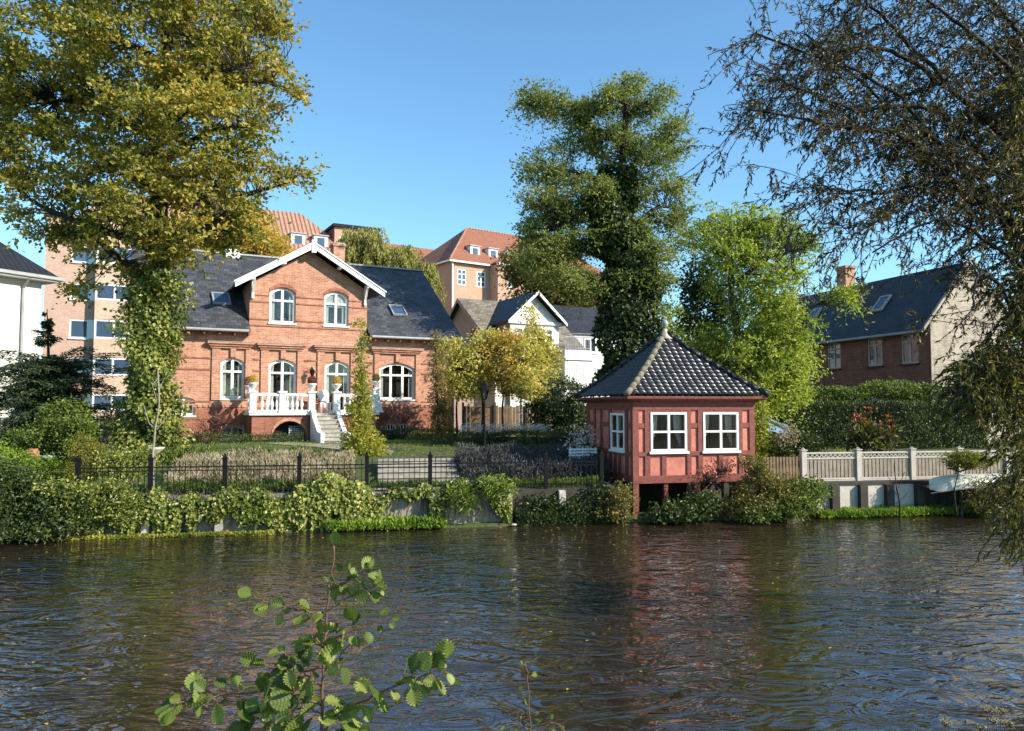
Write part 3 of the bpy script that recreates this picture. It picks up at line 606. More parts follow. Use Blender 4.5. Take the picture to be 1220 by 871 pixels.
# ------------------------------------------------------------------ apartment block, far left
A = thing('apartment_block', 'tall buff brick apartment block with white window bays behind the big beech', 'apartment building', at(150, 500, 60) * [1, 1, 0], rad(28))
mb = MB(); rows = [(2.9, 4.2), (5.6, 6.95), (8.4, 9.85), (11.35, 12.6), (14.2, 15.5)]; AB = M['aptbrick']
wall(mb, -5.7, -2.35, 1., 17.6, [(-4., -2.72, a, b) for a, b in rows], AB, 0, .2); wall(mb, 5.6, 8, 1., 17.6, [], AB, 0, .2); wall(mb, .32, 5.6, 1., 17.6, [(2.4, 3.6, a, b) for a, b in rows], AB, 0, .2)
mb.poly([(-5.7, 0, 1), (-5.7, 11, 1), (-5.7, 11, 17.6), (-5.7, 0, 17.6)], AB); mb.poly([(8, 0, 1), (8, 11, 1), (8, 11, 17.6), (8, 0, 17.6)], AB); mb.poly([(-5.7, 11, 1), (8, 11, 1), (8, 11, 17.6), (-5.7, 11, 17.6)], AB)
mb.build('wall', A)
mb = MB(); mb.box(-5.9, 8.2, -.2, 11.2, 17.6, 17.85, M['lead']); mb.build('roof', A); mb = MB(); mb.box(-5.6, 7.9, .4, .45, 1, 17.5, M['dark']); mb.build('interior', A)
mb = MB(); mb.box(-2.35, .32, -.8, .5, 1., 2.88, M['bandbrick']); mb.build('bay_base', A)
for (a, b), (c, d) in zip(rows, rows[1:] + [(17.6, 17.6)]): mb = MB(); mb.box(-2.35, .32, -.8, .5, b + .02, c - .02, M['bandbrick']); mb.build('bay_panel', A)
for i, (a, b) in enumerate(rows):
    window(A, -4., -2.72, a, b, 0, 1, (), .03, .12, glass='skyglass'); mb = MB(); mb.box(-2.72, -2.36, -.02, .1, a, b, M['white']); mb.build('wall_panel', A)
    window(A, -2.33, .30, a, b, 0, 2, (), -.75, .13, name='bay_window', sill=None, glass='skyglass'); mb = MB(); mb.box(-2.34, -2.2, -.79, .1, a - .01, b + .01, M['white']); mb.build('bay_side', A); mb = MB(); mb.box(-2.19, .31, -.6, .1, a - .01, b + .01, M['dark']); mb.build('bay_interior', A)
    for u in (2.4,): window(A, u, u + 1.25, a, b, 0, 2, (), .03, .1)

# ------------------------------------------------------------------ white house at the left edge
H = thing('white_house', 'white rendered house with black tiled hip roof at the left edge', 'house', (-21.47, 35, 0), rad(62))
mb = MB(); ST = M['stucco']; mb.box(-12, .0, 0, 9, 1., 8.9, ST); mb.build('wall', H)
mb = MB(); BT = M['blacktile']; e = .55; z0 = 9.1; zt = 13.6
C = [(-12 - e, -e, z0), (e, -e, z0), (e, 9 + e, z0), (-12 - e, 9 + e, z0)]; R0, R1 = (-7.3, 4.5, zt), (-4.6, 4.5, zt)
mb.poly([C[0], C[1], R1, R0], BT); mb.poly([C[1], C[2], R1], BT); mb.poly([C[2], C[3], R0, R1], BT); mb.poly([C[3], C[0], R0], BT); mb.build('roof', H)
mb = MB(); mb.box(-12 - e, e, -e, 9 + e, 8.9, 9.07, M['white']); mb.box(-12 - e, e + .12, -e - .12, -e, 8.98, 9.12, M['lead']); mb.box(e, e + .12, -e - .1, 9 + e, 8.97, 9.115, M['lead']); mb.build('eaves', H)
mb = MB(); mb.tube([(-.85, -.55, 8.95), (-.85, -.08, 8.5), (-.85, -.08, 1.6)], .06, M['lead'], 8); mb.build('downpipe', H)
mb = MB(); mb.box(-12, .004, -.03, .0, 1., 2.4, M['grey']); mb.build('plinth', H)

# ------------------------------------------------------------------ far red-roofed buildings
def hiproof(mb, x0, x1, y0, y1, z0, z1, mat, e=.5, flat=0):
    r = (y1 - y0) / 2 + e; C = [(x0 - e, y0 - e, z0), (x1 + e, y0 - e, z0), (x1 + e, y1 + e, z0), (x0 - e, y1 + e, z0)]; ym = (y0 + y1) / 2; R0, R1 = (x0 - e + r, ym, z1), (x1 + e - r, ym, z1)
    mb.poly([C[0], C[1], R1, R0], mat); mb.poly([C[1], C[2], R1], mat); mb.poly([C[2], C[3], R0, R1], mat); mb.poly([C[3], C[0], R0], mat)
    return R0, R1
def dormer(par, u, y, z0, z1, w_, back, wall_='white', roof='lead', front=.0):
    mb = MB(); mb.box(u - w_ / 2, u + w_ / 2, y, y + back, z0, z1, M[wall_]); d = mb.build('dormer', par)
    mb = MB(); mb.box(u - w_ / 2 - .12, u + w_ / 2 + .12, y - .15, y + back, z1 + .002, z1 + .1, M[roof]); mb.build('dormer_roof', d)
    mb = MB(); mb.poly([(u - w_ * .28, y - .01, z0 + .25), (u + w_ * .28, y - .01, z0 + .25), (u + w_ * .28, y - .01, z1 - .2), (u - w_ * .28, y - .01, z1 - .2)], M['skyglass']); mb.build('pane', d)
O = thing('orange_brick_building', 'large orange brick building with red hipped roof and small white dormers on the skyline', 'building', at(537, 400, 82) * [1, 1, 0], rad(36))
mb = MB(); OB = M['orangebrick']; wins = [(u, u + 1.15, z, z + 1.75) for z in (16.35, 12.6, 8.8) for u in (.8, 3.3)]
wall(mb, 0, 5., 3, 18.8, wins, OB, 0, .12); mb.poly([(0, 0, 3), (0, 11, 3), (0, 11, 18.8), (0, 0, 18.8)], M['darkbrick'] if 0 else OB)
wall(mb, 5., 12, 3, 18.8, [(6.3 + k, 7.4 + k, z, z + 1.75) for z in (16.35, 12.6) for k in (0, 2.8)], OB, -1.6, .12); mb.poly([(5, -1.6, 3), (5, 0, 3), (5, 0, 18.8), (5, -1.6, 18.8)], OB)
wall(mb, 12, 24, 3, 18.8, [], OB, 0, .12); mb.poly([(12, -1.6, 3), (12, 0, 3), (12, 0, 18.8), (12, -1.6, 18.8)], OB); mb.poly([(24, 0, 3), (24, 11, 3), (24, 11, 18.8), (24, 0, 18.8)], OB); mb.poly([(0, 11, 3), (24, 11, 3), (24, 11, 18.8), (0, 11, 18.8)], OB)
mb.build('wall', O)
for a, b, c, d in wins: window(O, a, b, c, d, 0, 2, (c + 1.2, c + .6), .03, .12, glass='skyglass', sill=None)
for z in (16.35, 12.6):
    for k in (0, 2.8): window(O, 6.3 + k, 7.4 + k, z, z + 1.75, 0, 2, (z + 1.2,), -1.57, .12, glass='skyglass', sill=None)
mb = MB(); RT = M['redtile']; R0, R1 = hiproof(mb, 0, 24, 0, 11, 18.9, 24.2, RT, .4); orf = mb.build('roof', O)
mb = MB(); mb.tube([(-.4, -.4, 18.95), tuple(R0), tuple(R1)], .12, M['redtile2'], 6); mb.build('ridge_tiles', orf)
mb = MB(); mb.box(-.45, 5, -.5, -.3, 18.72, 18.9, M['white']); mb.box(-.5, -.35, -.3, 11, 18.72, 18.9, M['white']); mb.tube([(.12, -.12, 18.7), (.12, -.12, 4)], .1, M['white'], 6); mb.box(4.8, 12.2, -1.9, -1.65, 18.7, 18.95, M['white']); mb.build('gutter', O)
mb = MB(); mb.prism([(4.8, -1.85, 18.95), (12.2, -1.85, 18.95), (8.5, -1.85, 20.6)], (0, 4, 0), M['redtile']); mb.prism([(5.1, -1.9, 18.97), (11.9, -1.9, 18.97), (8.5, -1.9, 20.4)], (0, .04, 0), OB); mb.build('pediment', O)
for u in (3.75, 6.2, 8.7, 11.2): dormer(O, u, 1.0, 19.6, 21.05, 1.25, 2.2, 'white')
O2 = thing('red_gabled_wing', 'low red-tiled gabled roof between the weeping willow and the orange brick building', 'building', at(468, 400, 96) * [1, 1, 0], rad(36))
mb = MB(); mb.box(0, 12, 0, 9, 3, 19, OB); mb.prism([(0, 0, 19), (0, 9, 19), (0, 4.5, 24.4)], (.01, 0, 0), M['darkbrick']); mb.build('wall', O2)
mb = MB(); slab(mb, [(-.4, -.6, 18.6), (12.5, -.6, 18.6), (12.5, 4.5, 24.7), (-.4, 4.5, 24.7)], RT, .3); slab(mb, [(-.4, 9.6, 18.6), (12.5, 9.6, 18.6), (12.5, 4.5, 24.7), (-.4, 4.5, 24.7)], RT, .3); mb.build('roof', O2)
Lb = thing('red_roofed_house', 'building with pinkish-red ribbed tile roof and two white dormers above the villa gable', 'building', at(350, 400, 75) * [1, 1, 0], rad(28))
mb = MB(); mb.box(-20, 6., 0, 9, 3, 18.2, OB); mb.build('wall', Lb)
mb = MB(); hiproof(mb, -20, 6., 0, 9, 18.2, 23.4, M['redtile2'], .4); rr_ = mb.build('roof', Lb)
for u in (.45, 2.7): dormer(Lb, u, .7, 18.6, 20.4, 1.35, 2.5, 'white')
Lx = thing('flat_roofed_block', 'flat-roofed brick stair block with dark roof edge right of the red ribbed roof', 'building', at(397, 400, 78) * [1, 1, 0], rad(28))
mb = MB(); wall(mb, 0, 4.6, 3, 21.6, [(.5, 1.5, 19.3, 20.7)], OB, 0, .1); mb.poly([(0, 0, 3), (0, 6, 3), (0, 6, 21.6), (0, 0, 21.6)], M['darkbrick']); mb.poly([(4.6, 0, 3), (4.6, 6, 3), (4.6, 6, 21.6), (4.6, 0, 21.6)], OB); mb.build('wall', Lx)
mb = MB(); mb.box(-.2, 4.8, -.3, 6.2, 21.6, 21.9, M['dark']); mb.build('roof', Lx); window(Lx, .5, 1.5, 19.3, 20.7, 0, 1, (), .03, .15, sill=None)

# ------------------------------------------------------------------ white villa behind the golden trees
W = thing('white_villa', 'white and pink villa with grey roof, gabled dormer and railed balcony behind the golden trees', 'house', (-.52, 48, 0), rad(28))
mb = MB(); PW = M['pinkwall']
mb.poly([(-.6, 0, 1), (-.6, 9.8, 1), (-.6, 9.8, 7.1), (-.6, 4.9, 10.45), (-.6, 0, 7.1)], PW); mb.poly([(-.6, 0, 1), (5.9, 0, 1), (5.9, 0, 7.1), (-.6, 0, 7.1)], M['stucco'])
mb.poly([(13, 0, 1), (13, 9.8, 1), (13, 9.8, 7.1), (13, 4.9, 10.45), (13, 0, 7.1)], ST); mb.poly([(-.6, 9.8, 1), (13, 9.8, 1), (13, 9.8, 7.1), (-.6, 9.8, 7.1)], ST); mb.build('wall', W)
mb = MB(); wz = lambda y: 6.95 + (y + .4) * .68
slab(mb, [(-1., -.4, wz(-.4)), (5.9, -.4, wz(-.4)), (5.9, 4.9, wz(4.9)), (-1., 4.9, wz(4.9))], M['mossroof'], .14); slab(mb, [(-1., 10.2, wz(-.4)), (13, 10.2, wz(-.4)), (13, 4.9, wz(4.9)), (-1., 4.9, wz(4.9))], M['slatedark'], .14)
slab(mb, [(5.92, 1.4, wz(1.4)), (13, 1.4, wz(1.4)), (13, 4.9, wz(4.9)), (5.92, 4.9, wz(4.9))], M['slatedark'], .14); wr = mb.build('roof', W)
mb = MB(); mb.poly([(.3, -.3, 1), (3.85, -.3, 1), (3.85, -.3, 8.6), (.3, -.3, 8.6)], ST); mb.poly([(.3, -.3, 8.6), (3.85, -.3, 8.6), (2.07, -.3, 10.25)], M['white']); mb.poly([(.3, -.3, 6), (.3, 3, 6), (.3, 3, 8.6), (.3, -.3, 8.6)], PW); mb.poly([(3.85, -.3, 1), (3.85, 3, 1), (3.85, 3, 8.6), (3.85, -.3, 8.6)], ST)
mb.box(.1, 4.05, -.42, -.3, 8.42, 8.62, M['white']); mb.build('gabled_dormer', W)
mb = MB(); slab(mb, [(-.05, -.75, 8.55), (-.05, 4.7, 8.55), (2.07, 4.7, 10.5), (2.07, -.75, 10.5)], M['slatedark'], .12); slab(mb, [(4.2, -.75, 8.55), (4.2, 4.7, 8.55), (2.07, 4.7, 10.5), (2.07, -.75, 10.5)], M['slatedark'], .12); mb.build('dormer_roof', wr)
mb = MB()
for s in (-1, 1): mb.prism([(2.07 + s * 2.13, -.79, 8.56), (2.07 + s * 2.13, -.79, 8.36), (2.07, -.79, 10.3), (2.07, -.79, 10.52)], (0, .05, 0), M['white'])
mb.prism([(-1.02, -.45, 6.85), (-1.02, 4.9, 10.5), (-1.02, 4.9, 10.3), (-1.02, -.45, 6.65)], (.05, 0, 0), M['lead']); mb.prism([(-1.02, 10.25, 6.85), (-1.02, 4.9, 10.5), (-1.02, 4.9, 10.3), (-1.02, 10.25, 6.65)], (.05, 0, 0), M['lead']); mb.build('bargeboard', W)
mb = MB(); mb.box(3.86, 5.95, -1., 1.4, 1, 6.85, ST); mb.box(3.86, 6.05, -1.1, 1.4, 6.2, 6.32, M['white']); mb.build('bay', W); mb = MB(); mb.box(5.96, 12.9, 1.42, 1.6, 1, 8.2, ST); mb.box(5.96, 9, -.4, 1.39, 1, 6.6, ST); mb.box(5.9, 6.3, .6, 1.3, 6.6, 7.7, M['stucco']); mb.build('side_wing', W)
mb = MB()
for i in range(17): mb.box(3.9 + i * .125, 3.925 + i * .125, -.98, -.955, 6.86, 7.65, M['grey'])
mb.box(3.88, 5.95, -.99, -.94, 7.65, 7.71, M['grey']); mb.box(3.88, 5.95, -.99, -.94, 6.95, 6.99, M['grey']); mb.build('balcony_railing', W)
window(W, 4.2, 5.4, 4.5, 5.8, 0, 2, (5.35,), -1.02, .1, T=None); window(W, .7, 1.7, 7.0, 8.2, 0, 2, (7.8,), -.34, .1); window(W, 2.3, 3.4, 7.0, 8.2, 0, 2, (7.8,), -.34, .1); window(W, 6.9, 7.9, 6.9, 7.9, 0, 2, (), 1.38, .1); window(W, 4.2, 5.4, 2.0, 3.6, 0, 2, (3.1,), -1.02, .1); window(W, .8, 1.9, 4.4, 5.9, 0, 2, (5.4,), -.34, .1); window(W, 2.4, 3.5, 4.4, 5.9, 0, 2, (5.4,), -.34, .1); window(W, 6.6, 7.8, 4.4, 5.8, 0, 2, (), -.44, .1)
window(W, -3.3, -2.3, 6.6, 8.3, 0, 2, (), -.02, .12, frame='timber', T=lambda p: (-.6 + p[1], -p[0] + .2, p[2]))
window(W, -6.0, -5.0, 3.6, 5.2, 0, 2, (), -.02, .12, frame='palewhite', T=lambda p: (-.6 + p[1], -p[0] + .2, p[2]))

# ------------------------------------------------------------------ right-hand brick house
nd = np.array([math.cos(rad(106.3)), math.sin(rad(106.3)), 0]); o_ = at(1110, 460, 33) * [1, 1, 0] + nd * 15
Rh = thing('brick_house', 'dark red brick house with steep slate roof, chimney and pale gable end on the right', 'house', o_, rad(-73.7))
mb = MB(); DB = M['darkbrick']; wn = [(15 - 6.6, 15 - 5.6), (15 - 3.75, 15 - 2.8), (15 - 1.66, 15 - .68)]
wall(mb, 0, 15, 1.2, 6.8, [(a, b, 5.12, 6.45) for a, b in wn] + [(a, b, 2.4, 3.9) for a, b in wn], DB, 0, .15)
mb.poly([(0, 0, 1.2), (0, 4.6, 1.2), (0, 4.6, 6.8), (0, 2.3, 9.5), (0, 0, 6.8)], DB); mb.poly([(0, 4.6, 1.2), (15, 4.6, 1.2), (15, 4.6, 6.8), (0, 4.6, 6.8)], DB); mb.build('wall', Rh)
mb = MB(); mb.prism([(15, 0, 1.2), (15, 4.6, 1.2), (15, 4.6, 6.8), (15, 2.3, 9.45), (15, 0, 6.8)], (.02, 0, 0), M['greybrick']); mb.build('gable_wall', Rh)
mb = MB(); mb.box(.2, 14.8, .4, .44, 1.2, 6.6, M['dark']); mb.build('interior', Rh)
mb = MB(); SD = M['slatedark']; slab(mb, [(-.3, -.35, 6.5), (14.97, -.35, 6.5), (14.97, 2.3, 9.62), (-.3, 2.3, 9.62)], SD, .12); slab(mb, [(-.3, 4.95, 6.5), (14.97, 4.95, 6.5), (14.97, 2.3, 9.62), (-.3, 2.3, 9.62)], SD, .12); rr_ = mb.build('roof', Rh)
mb = MB(); mb.prism([(14.98, -.4, 6.45), (14.98, 2.3, 9.68), (14.98, 5., 6.45), (14.98, 5., 6.62), (14.98, 2.3, 9.82), (14.98, -.4, 6.62)], (.12, 0, 0), M['greybrick']); mb.build('verge', rr_)
mb = MB(); mb.tube([(-.3, -.42, 6.46), (15, -.42, 6.46)], .06, M['lead'], 8); mb.tube([(7.2, -.08, 6.4), (7.2, -.08, 1.6)], .045, M['lead'], 6); mb.build('gutter', Rh)
for a, b in wn:
    window(Rh, a, b, 5.12, 6.45, 0, 2, (6.1,), .04, .08, frame='palewhite', glass='skyglass', sill='slatedark'); window(Rh, a, b, 2.4, 3.9, 0, 2, (3.5,), .04, .08, frame='palewhite', sill='slatedark')
rz2 = lambda y: 6.5 + (y + .35) * 1.177
for u, z in ((15 - 8.9, 8.15), (15 - 3.9, 8.15)): skylight(Rh, u, z, .7, 1., rz2, 1.177, 'palewhite')
mb = MB(); mb.box(15 - 8.2, 15 - 7.5, 2.0, 2.6, 9.2, 10.75, M['villabrick']); mb.box(15 - 8.27, 15 - 7.43, 1.94, 2.66, 10.6, 10.72, M['villabrick']); mb.build('chimney', Rh)
mb = MB(); mb.tube([(15 - 6.6, 2.3, 9.5), (15 - 6.6, 2.3, 12.6)], .02, M['grey'], 5); mb.build('antenna', Rh)

# ------------------------------------------------------------------ riverside pavilion
Pp = np.array([3.44, 22.02, 0]); PR = 14; Pv = thing('timber_framed_pavilion', 'small red half-timbered pavilion with black pantiled pyramid roof standing on posts over the river bank', 'pavilion', Pp, rad(PR))
PMt = Matrix.Translation(tuple(Pp)) @ Matrix.Rotation(rad(PR), 4, 'Z')
TI, IN = M['timber'], M['infill']; SW = 3.86
sideT = lambda p: (p[1], p[0], p[2]); rightT = lambda p: (SW - p[1], p[0], p[2]); backT = lambda p: (p[0], SW - p[1], p[2])
wopF = [(.55, 1.64, 1.95, 3.03), (2.2, 3.30, 1.95, 3.03)]; wopL = [(.62, 1.66, 1.95, 3.0)]
faces = [(None, wopF, [(0, .17), (.36, .52), (1.67, 1.80), (2.02, 2.17), (3.33, 3.46), (3.69, SW)], [.95, 2.75], [(.17, .36), (1.80, 2.02), (3.46, 3.69)]),
         (sideT, wopL, [(.0, .15), (.42, .58), (1.70, 1.88), (2.50, 2.64), (3.10, 3.22), (3.70, SW)], [1.05, 1.4, 2.2, 2.9, 3.4], [(.15, .42), (1.88, 2.5), (3.22, 3.7)]),
         (rightT, [], [(0, .15), (1.2, 1.35), (2.5, 2.65), (3.7, SW)], [.7, 1.9, 3.2], []), (backT, [], [(0, .15), (1.2, 1.35), (2.5, 2.65), (3.7, SW)], [.7, 1.9, 3.2], [])]
for T, wo_, posts, low, nog in faces:
    mb = MB(); wall(mb, .02, SW - .02, 1.1, 3.4, wo_, IN, .03, .1)
    mb.poly([(.02, .14, 1.1), (SW - .02, .14, 1.1), (SW - .02, .14, 1.94), (.02, .14, 1.94)], IN); mb.build('plaster_wall', Pv, T=T)
    mb = MB()
    for a, b in posts:
        j = random.uniform(-.004, .004)
        if T is None or a > .01: mb.box(a, b, -.012 + j, .06, 1.24, 3.12, TI)
    mb.box(-.015 if T is None else 0.06, SW, -.03, .08, 1.03, 1.24, TI); mb.box(0 if T is None else .06, SW, -.02, .06, 3.12, 3.38, TI); mb.box(.16, SW - .16, -.018, .06, 1.80, 1.925, TI)
    for u in low: mb.box(u - .07, u + .07, -.009, .06, 1.24, 1.80, TI)
    for a, b in nog: mb.box(a, b, -.006, .06, 2.60, 2.74, TI)
    if T is None: mb.box(.52, 1.67, -.007, .06, 3.045, 3.12, TI); mb.box(2.17, 3.33, -.007, .06, 3.045, 3.12, TI)
    mb.build('timber_frame', Pv, T=T)
mb = MB(); mb.box(-.013, .16, -.013, .16, -.6, 3.38, TI); mb.build('corner_post', Pv)
for T, wo_ in ((None, wopF), (sideT, wopL)):
    for a, b, c, d in wo_:
        w_ = window(Pv, a - .02, b + .02, c - .02, d + .02, 0, 2, (c + (d - c) * .5,), -.035, .065, glass='clear', sill='white', T=T, sd_=.04)
        mb = MB(); fm = M['curtain']
        for s in (0, 1):
            for k in range(5):
                cx = (a + .08 + k * .05) if s == 0 else (b - .08 - k * .05); mb.prism([(cx - .03, .2 + .02 * (k % 2), d), (cx + .03, .22 - .02 * (k % 2), d), (cx + .03 - .012 * k * (1 - 2 * s), .22, c + .1 + .1 * k), (cx - .03 - .01 * k * (1 - 2 * s), .2, c + .1 + .1 * k)], (0, .005, 0), fm)
        mb.build('curtain', w_, T=T)
mb = MB(); mb.box(.15, SW - .15, .15, SW - .15, 1.12, 1.2, M['darkwood']); mb.box(.15, SW - .15, .15, SW - .15, 3.3, 3.36, M['darkwood']); mb.build('floor', Pv)
for u, v, mt, w2 in ((.96, .03, TI, .12), (1.95, .03, TI, .15), (2.85, .03, M['darkwood'], .16), (3.7, .03, M['darkwood'], .16), (0.02, 1.9, M['darkwood'], .15), (0.02, 3.6, M['darkwood'], .15), (2.5, 1.6, M['palewhite'], .12), (1.4, 2.6, M['darkwood'], .15), (3.7, 3.6, M['darkwood'], .15)):
    mb = MB(); mb.box(u, u + w2, v, v + w2, -.5, 1.035, mt); mb.build('stilt', Pv)
# roof: rolled tiles modelled as relief on each of the four flared faces
cx = SW / 2; ov = .31; hw = cx + ov; ze, za = 3.50, 5.52
def rz(t): return ze + (za - ze) * (.80 * t + .20 * t * t)
nr = 21; crs = 17; cols = nr * 8 + 1; rws = crs * 5 + 1
rows_t = []
for j in range(crs):
    rows_t += [j / crs, j / crs + .25 / crs, j / crs + .6 / crs, (j + 1) / crs - .004]
rows_t = np.array(rows_t + [1.]); xs = np.linspace(-hw, hw, cols)
T_, X_ = np.meshgrid(rows_t, xs, indexing='ij'); lim = hw * (1 - T_); Xc = np.clip(X_, -lim, lim)
ph = (X_ + hw) / (2 * hw) * nr; rib = np.abs(np.sin(np.pi * ph)) ** .7; fr = (T_ * crs) % 1.0; fr[-1] = 0
H_ = rib * .06 + (1 - fr) * .02 + .005 * np.sin(np.floor(ph) * 7.3 + np.floor(T_ * crs) * 5.1); Zr = rz(T_) + H_ * np.clip((1 - T_) * 14, 0, 1); Yr = -hw * (1 - T_)
pt, tt, tb = newmat('black_pantile'); oo = objco(tt); nn = noise(tt, oo, 4, 7, .75)
L(tt, ramp(tt, nn, [(.3, (.014, .013, .014)), (.6, (.03, .028, .028)), (.85, (.12, .11, .09))]), tb.inputs['Base Color']); tb.inputs['Roughness'].default_value = .34; tb.inputs['Specular IOR Level'].default_value = .5; bump(tt, tb, noise(tt, oo, 30, 4), .3, .01)
proof = None
for k in range(4):
    c, s = math.cos(k * math.pi / 2), math.sin(k * math.pi / 2)
    o = sheet('roof_face', cx + Xc * c - Yr * s, cx + Xc * s + Yr * c, Zr, pt, Pv, smooth=False)
mb = MB(); mb.box(-ov + .03, SW + ov - .03, -ov + .03, SW + ov - .03, ze - .03, ze + .01, TI)
for k in range(4):
    c, s = math.cos(k * math.pi / 2), math.sin(k * math.pi / 2); T = lambda p: (cx + p[0] * c - p[1] * s, cx + p[0] * s + p[1] * c, p[2])
    mb.prism([T(p) for p in [(-hw + .04, -hw + .04, ze - .03), (hw - .04, -hw + .04, ze - .03), (cx, -cx, 3.36), (-cx, -cx, 3.36)]], (0, 0, -.03), TI)
mb.build('soffit', Pv)
for k in range(4):
    c, s = math.cos(k * math.pi / 2), math.sin(k * math.pi / 2); mb = MB()
    for i in range(11):
        t0, t1 = i / 11, (i + 1.12) / 11; t1 = min(t1, 1.); P = []
        for t_ in (t0, t1): q = -hw * (1 - t_); P.append((cx + q * c - q * s, cx + q * s + q * c, rz(t_) + .055 + .02 * (t_ == t0)))
        mb.tube(P, [.10, .075], M['hipstone'] if k == 0 else M['blacktile'], 8)
    mb.build('hip_tiles', Pv, True)
mb = MB(); mb.lathe((cx, cx, za - .18), [(.30, 0), (.17, .12), (.09, .26), (.06, .33)], M['palewhite'], 16); mb.lathe((cx, cx, za + .14), [(.04, 0), (.04, .08), (.085, .12), (.10, .19), (.085, .26), (.03, .31)], M['lead'], 12); mb.build('finial', Pv, True)

# ------------------------------------------------------------------ retaining wall along the bank
def bw(s, b, z): return tuple(bk(s, b, z))
wl_ = thing('retaining_wall', 'weathered concrete bank wall with pale posts along the river, overgrown with ivy', 'wall')
RW = []
def sx(x, b=.3):
    """distance along the bank for a photo column"""
    k = (x - 610) / FPX; p = BO + BN * b; return float((p[0] - k * p[1]) / (k * BD[1] - BD[0]))
def bbox(mb, s0, s1, b0, b1, z0, z1, mat): mb.box(s0, s1, b0, b1, z0, z1, mat, T=lambda p: bk(*p))
mb = MB(); bbox(mb, -11.2, .05, .30, .42, -.5, .86, M['concrete']); mb.build('wall_panel', wl_)
mb = MB(); bbox(mb, -11.2, .05, .26, .46, .862, .95, M['concrete']); mb.build('coping', wl_)
mb = MB(); bbox(mb, .06, 3.2, .30, .42, -.5, .94, M['darkwood']); mb.build('shaded_panel', wl_)  # same concrete wall, the pavilion's shade put into this dark material
for i, x in enumerate((88, 179, 265, 350, 436, 517, 605, 668)):
    s = sx(x); mb = MB(); bbox(mb, s - .09, s + .09, .12, .30, -.5, .93 - .02 * (i % 3), M['whitepost']); mb.build('post', wl_)
w2 = thing('pier_wall', 'low wall of pale panels between dark posts under the white lattice fence', 'wall')
mb = MB(); bbox(mb, 8.2, 12.4, .24, .32, -.3, .9, M['palewhite']); mb.build('white_panel', w2)
mb = MB(); bbox(mb, 12.41, 22, .24, .32, -.3, .9, M['darkwood']); bbox(mb, 8.0, 22, .2, .72, .901, .98, M['darkwood']); mb.build('beam', w2)
for x in (958, 986, 1019, 1050, 1085, 1112, 1145, 1180, 1215): s = sx(x, .4); mb = MB(); bbox(mb, s - .12, s + .12, .08, .235, -.4, .9, M['darkwood']); mb.build('post', w2)
w3 = thing('pavilion_bank_wall', 'dark retaining wall in the shade behind the posts of the red pavilion', 'wall')
mb = MB(); bbox(mb, 3.21, 8.0, 2.7, 2.85, -.3, .98, M['darkwood']); mb.build('boarding', w3)

# ------------------------------------------------------------------ iron railing along the bank
IF = thing('iron_railing', 'black wrought-iron railing with square posts along the garden edge above the river', 'fence')
px_ = [0, 96, 182, 270, 358, 438, 513, 583, 650, 716]; ss = [sx(x, .4) for x in px_[1:]]; I = M['iron']; postm = None
def ironpost(s, z0=.95, z1=1.93, w_=.052):
    global postm
    c = bk(s, .4, z0)
    if postm is None:
        mb = MB(); mb.box(-w_, w_, -w_, w_, 0, .92, I); mb.box(-w_ * 1.25, w_ * 1.25, -w_ * 1.25, w_ * 1.25, .92, .95, I); mb.prism([(-w_, -w_, .95), (w_, -w_, .95), (w_, w_, .95), (-w_, w_, .95)], (0, 0, .02), I); mb.lathe((0, 0, .97), [(.05, 0), (.02, .03), (.035, .06), (.005, .09)], I, 8)
        postm = mb.build('post', IF)
        o = postm
    else: o = postm.copy(); COL.objects.link(o); o.parent = IF
    o.location = tuple(map(float, c)); o.rotation_euler = (0, 0, BA)
for s in ss: ironpost(s)
for a, b in zip(ss, ss[1:]):
    mb = MB(); bbox(mb, a + .07, b - .07, .385, .415, 1.66, 1.69, I); bbox(mb, a + .07, b - .07, .385, .415, 1.57, 1.59, I); bbox(mb, a + .07, b - .07, .385, .415, 1.06, 1.09, I)
    n = int((b - a) / .135)
    for i in range(1, n):
        s = a + (b - a) * i / n; bbox(mb, s - .008, s + .008, .392, .408, .97, 1.78, I); P = [bk(s - .018, .4, 1.78), bk(s + .018, .4, 1.78), bk(s, .4, 1.84)]; mb.prism(P, BN * .01, I)
    mb.build('bars', IF)
G = thing('iron_gate', 'tall black iron gate between shrubs in front of the apartment block', 'gate', at(128, 523, 30) * [1, 1, 0] + [0, 0, 1.7])
mb = MB()
for z in (.15, 1.0, 1.08): mb.box(-.85, .85, -.02, .02, z, z + .03, I)
for i in range(13): mb.box(-.85 + i * .1417 - .01, -.85 + i * .1417 + .01, -.01, .01, .05, 1.25 + .06 * (i % 2), I)
mb.build('bars', G)
for x in (-.9, .38, .9): mb = MB(); mb.box(x - .05, x + .05, -.05, .05, -.2, 1.4, I); mb.build('post', G)

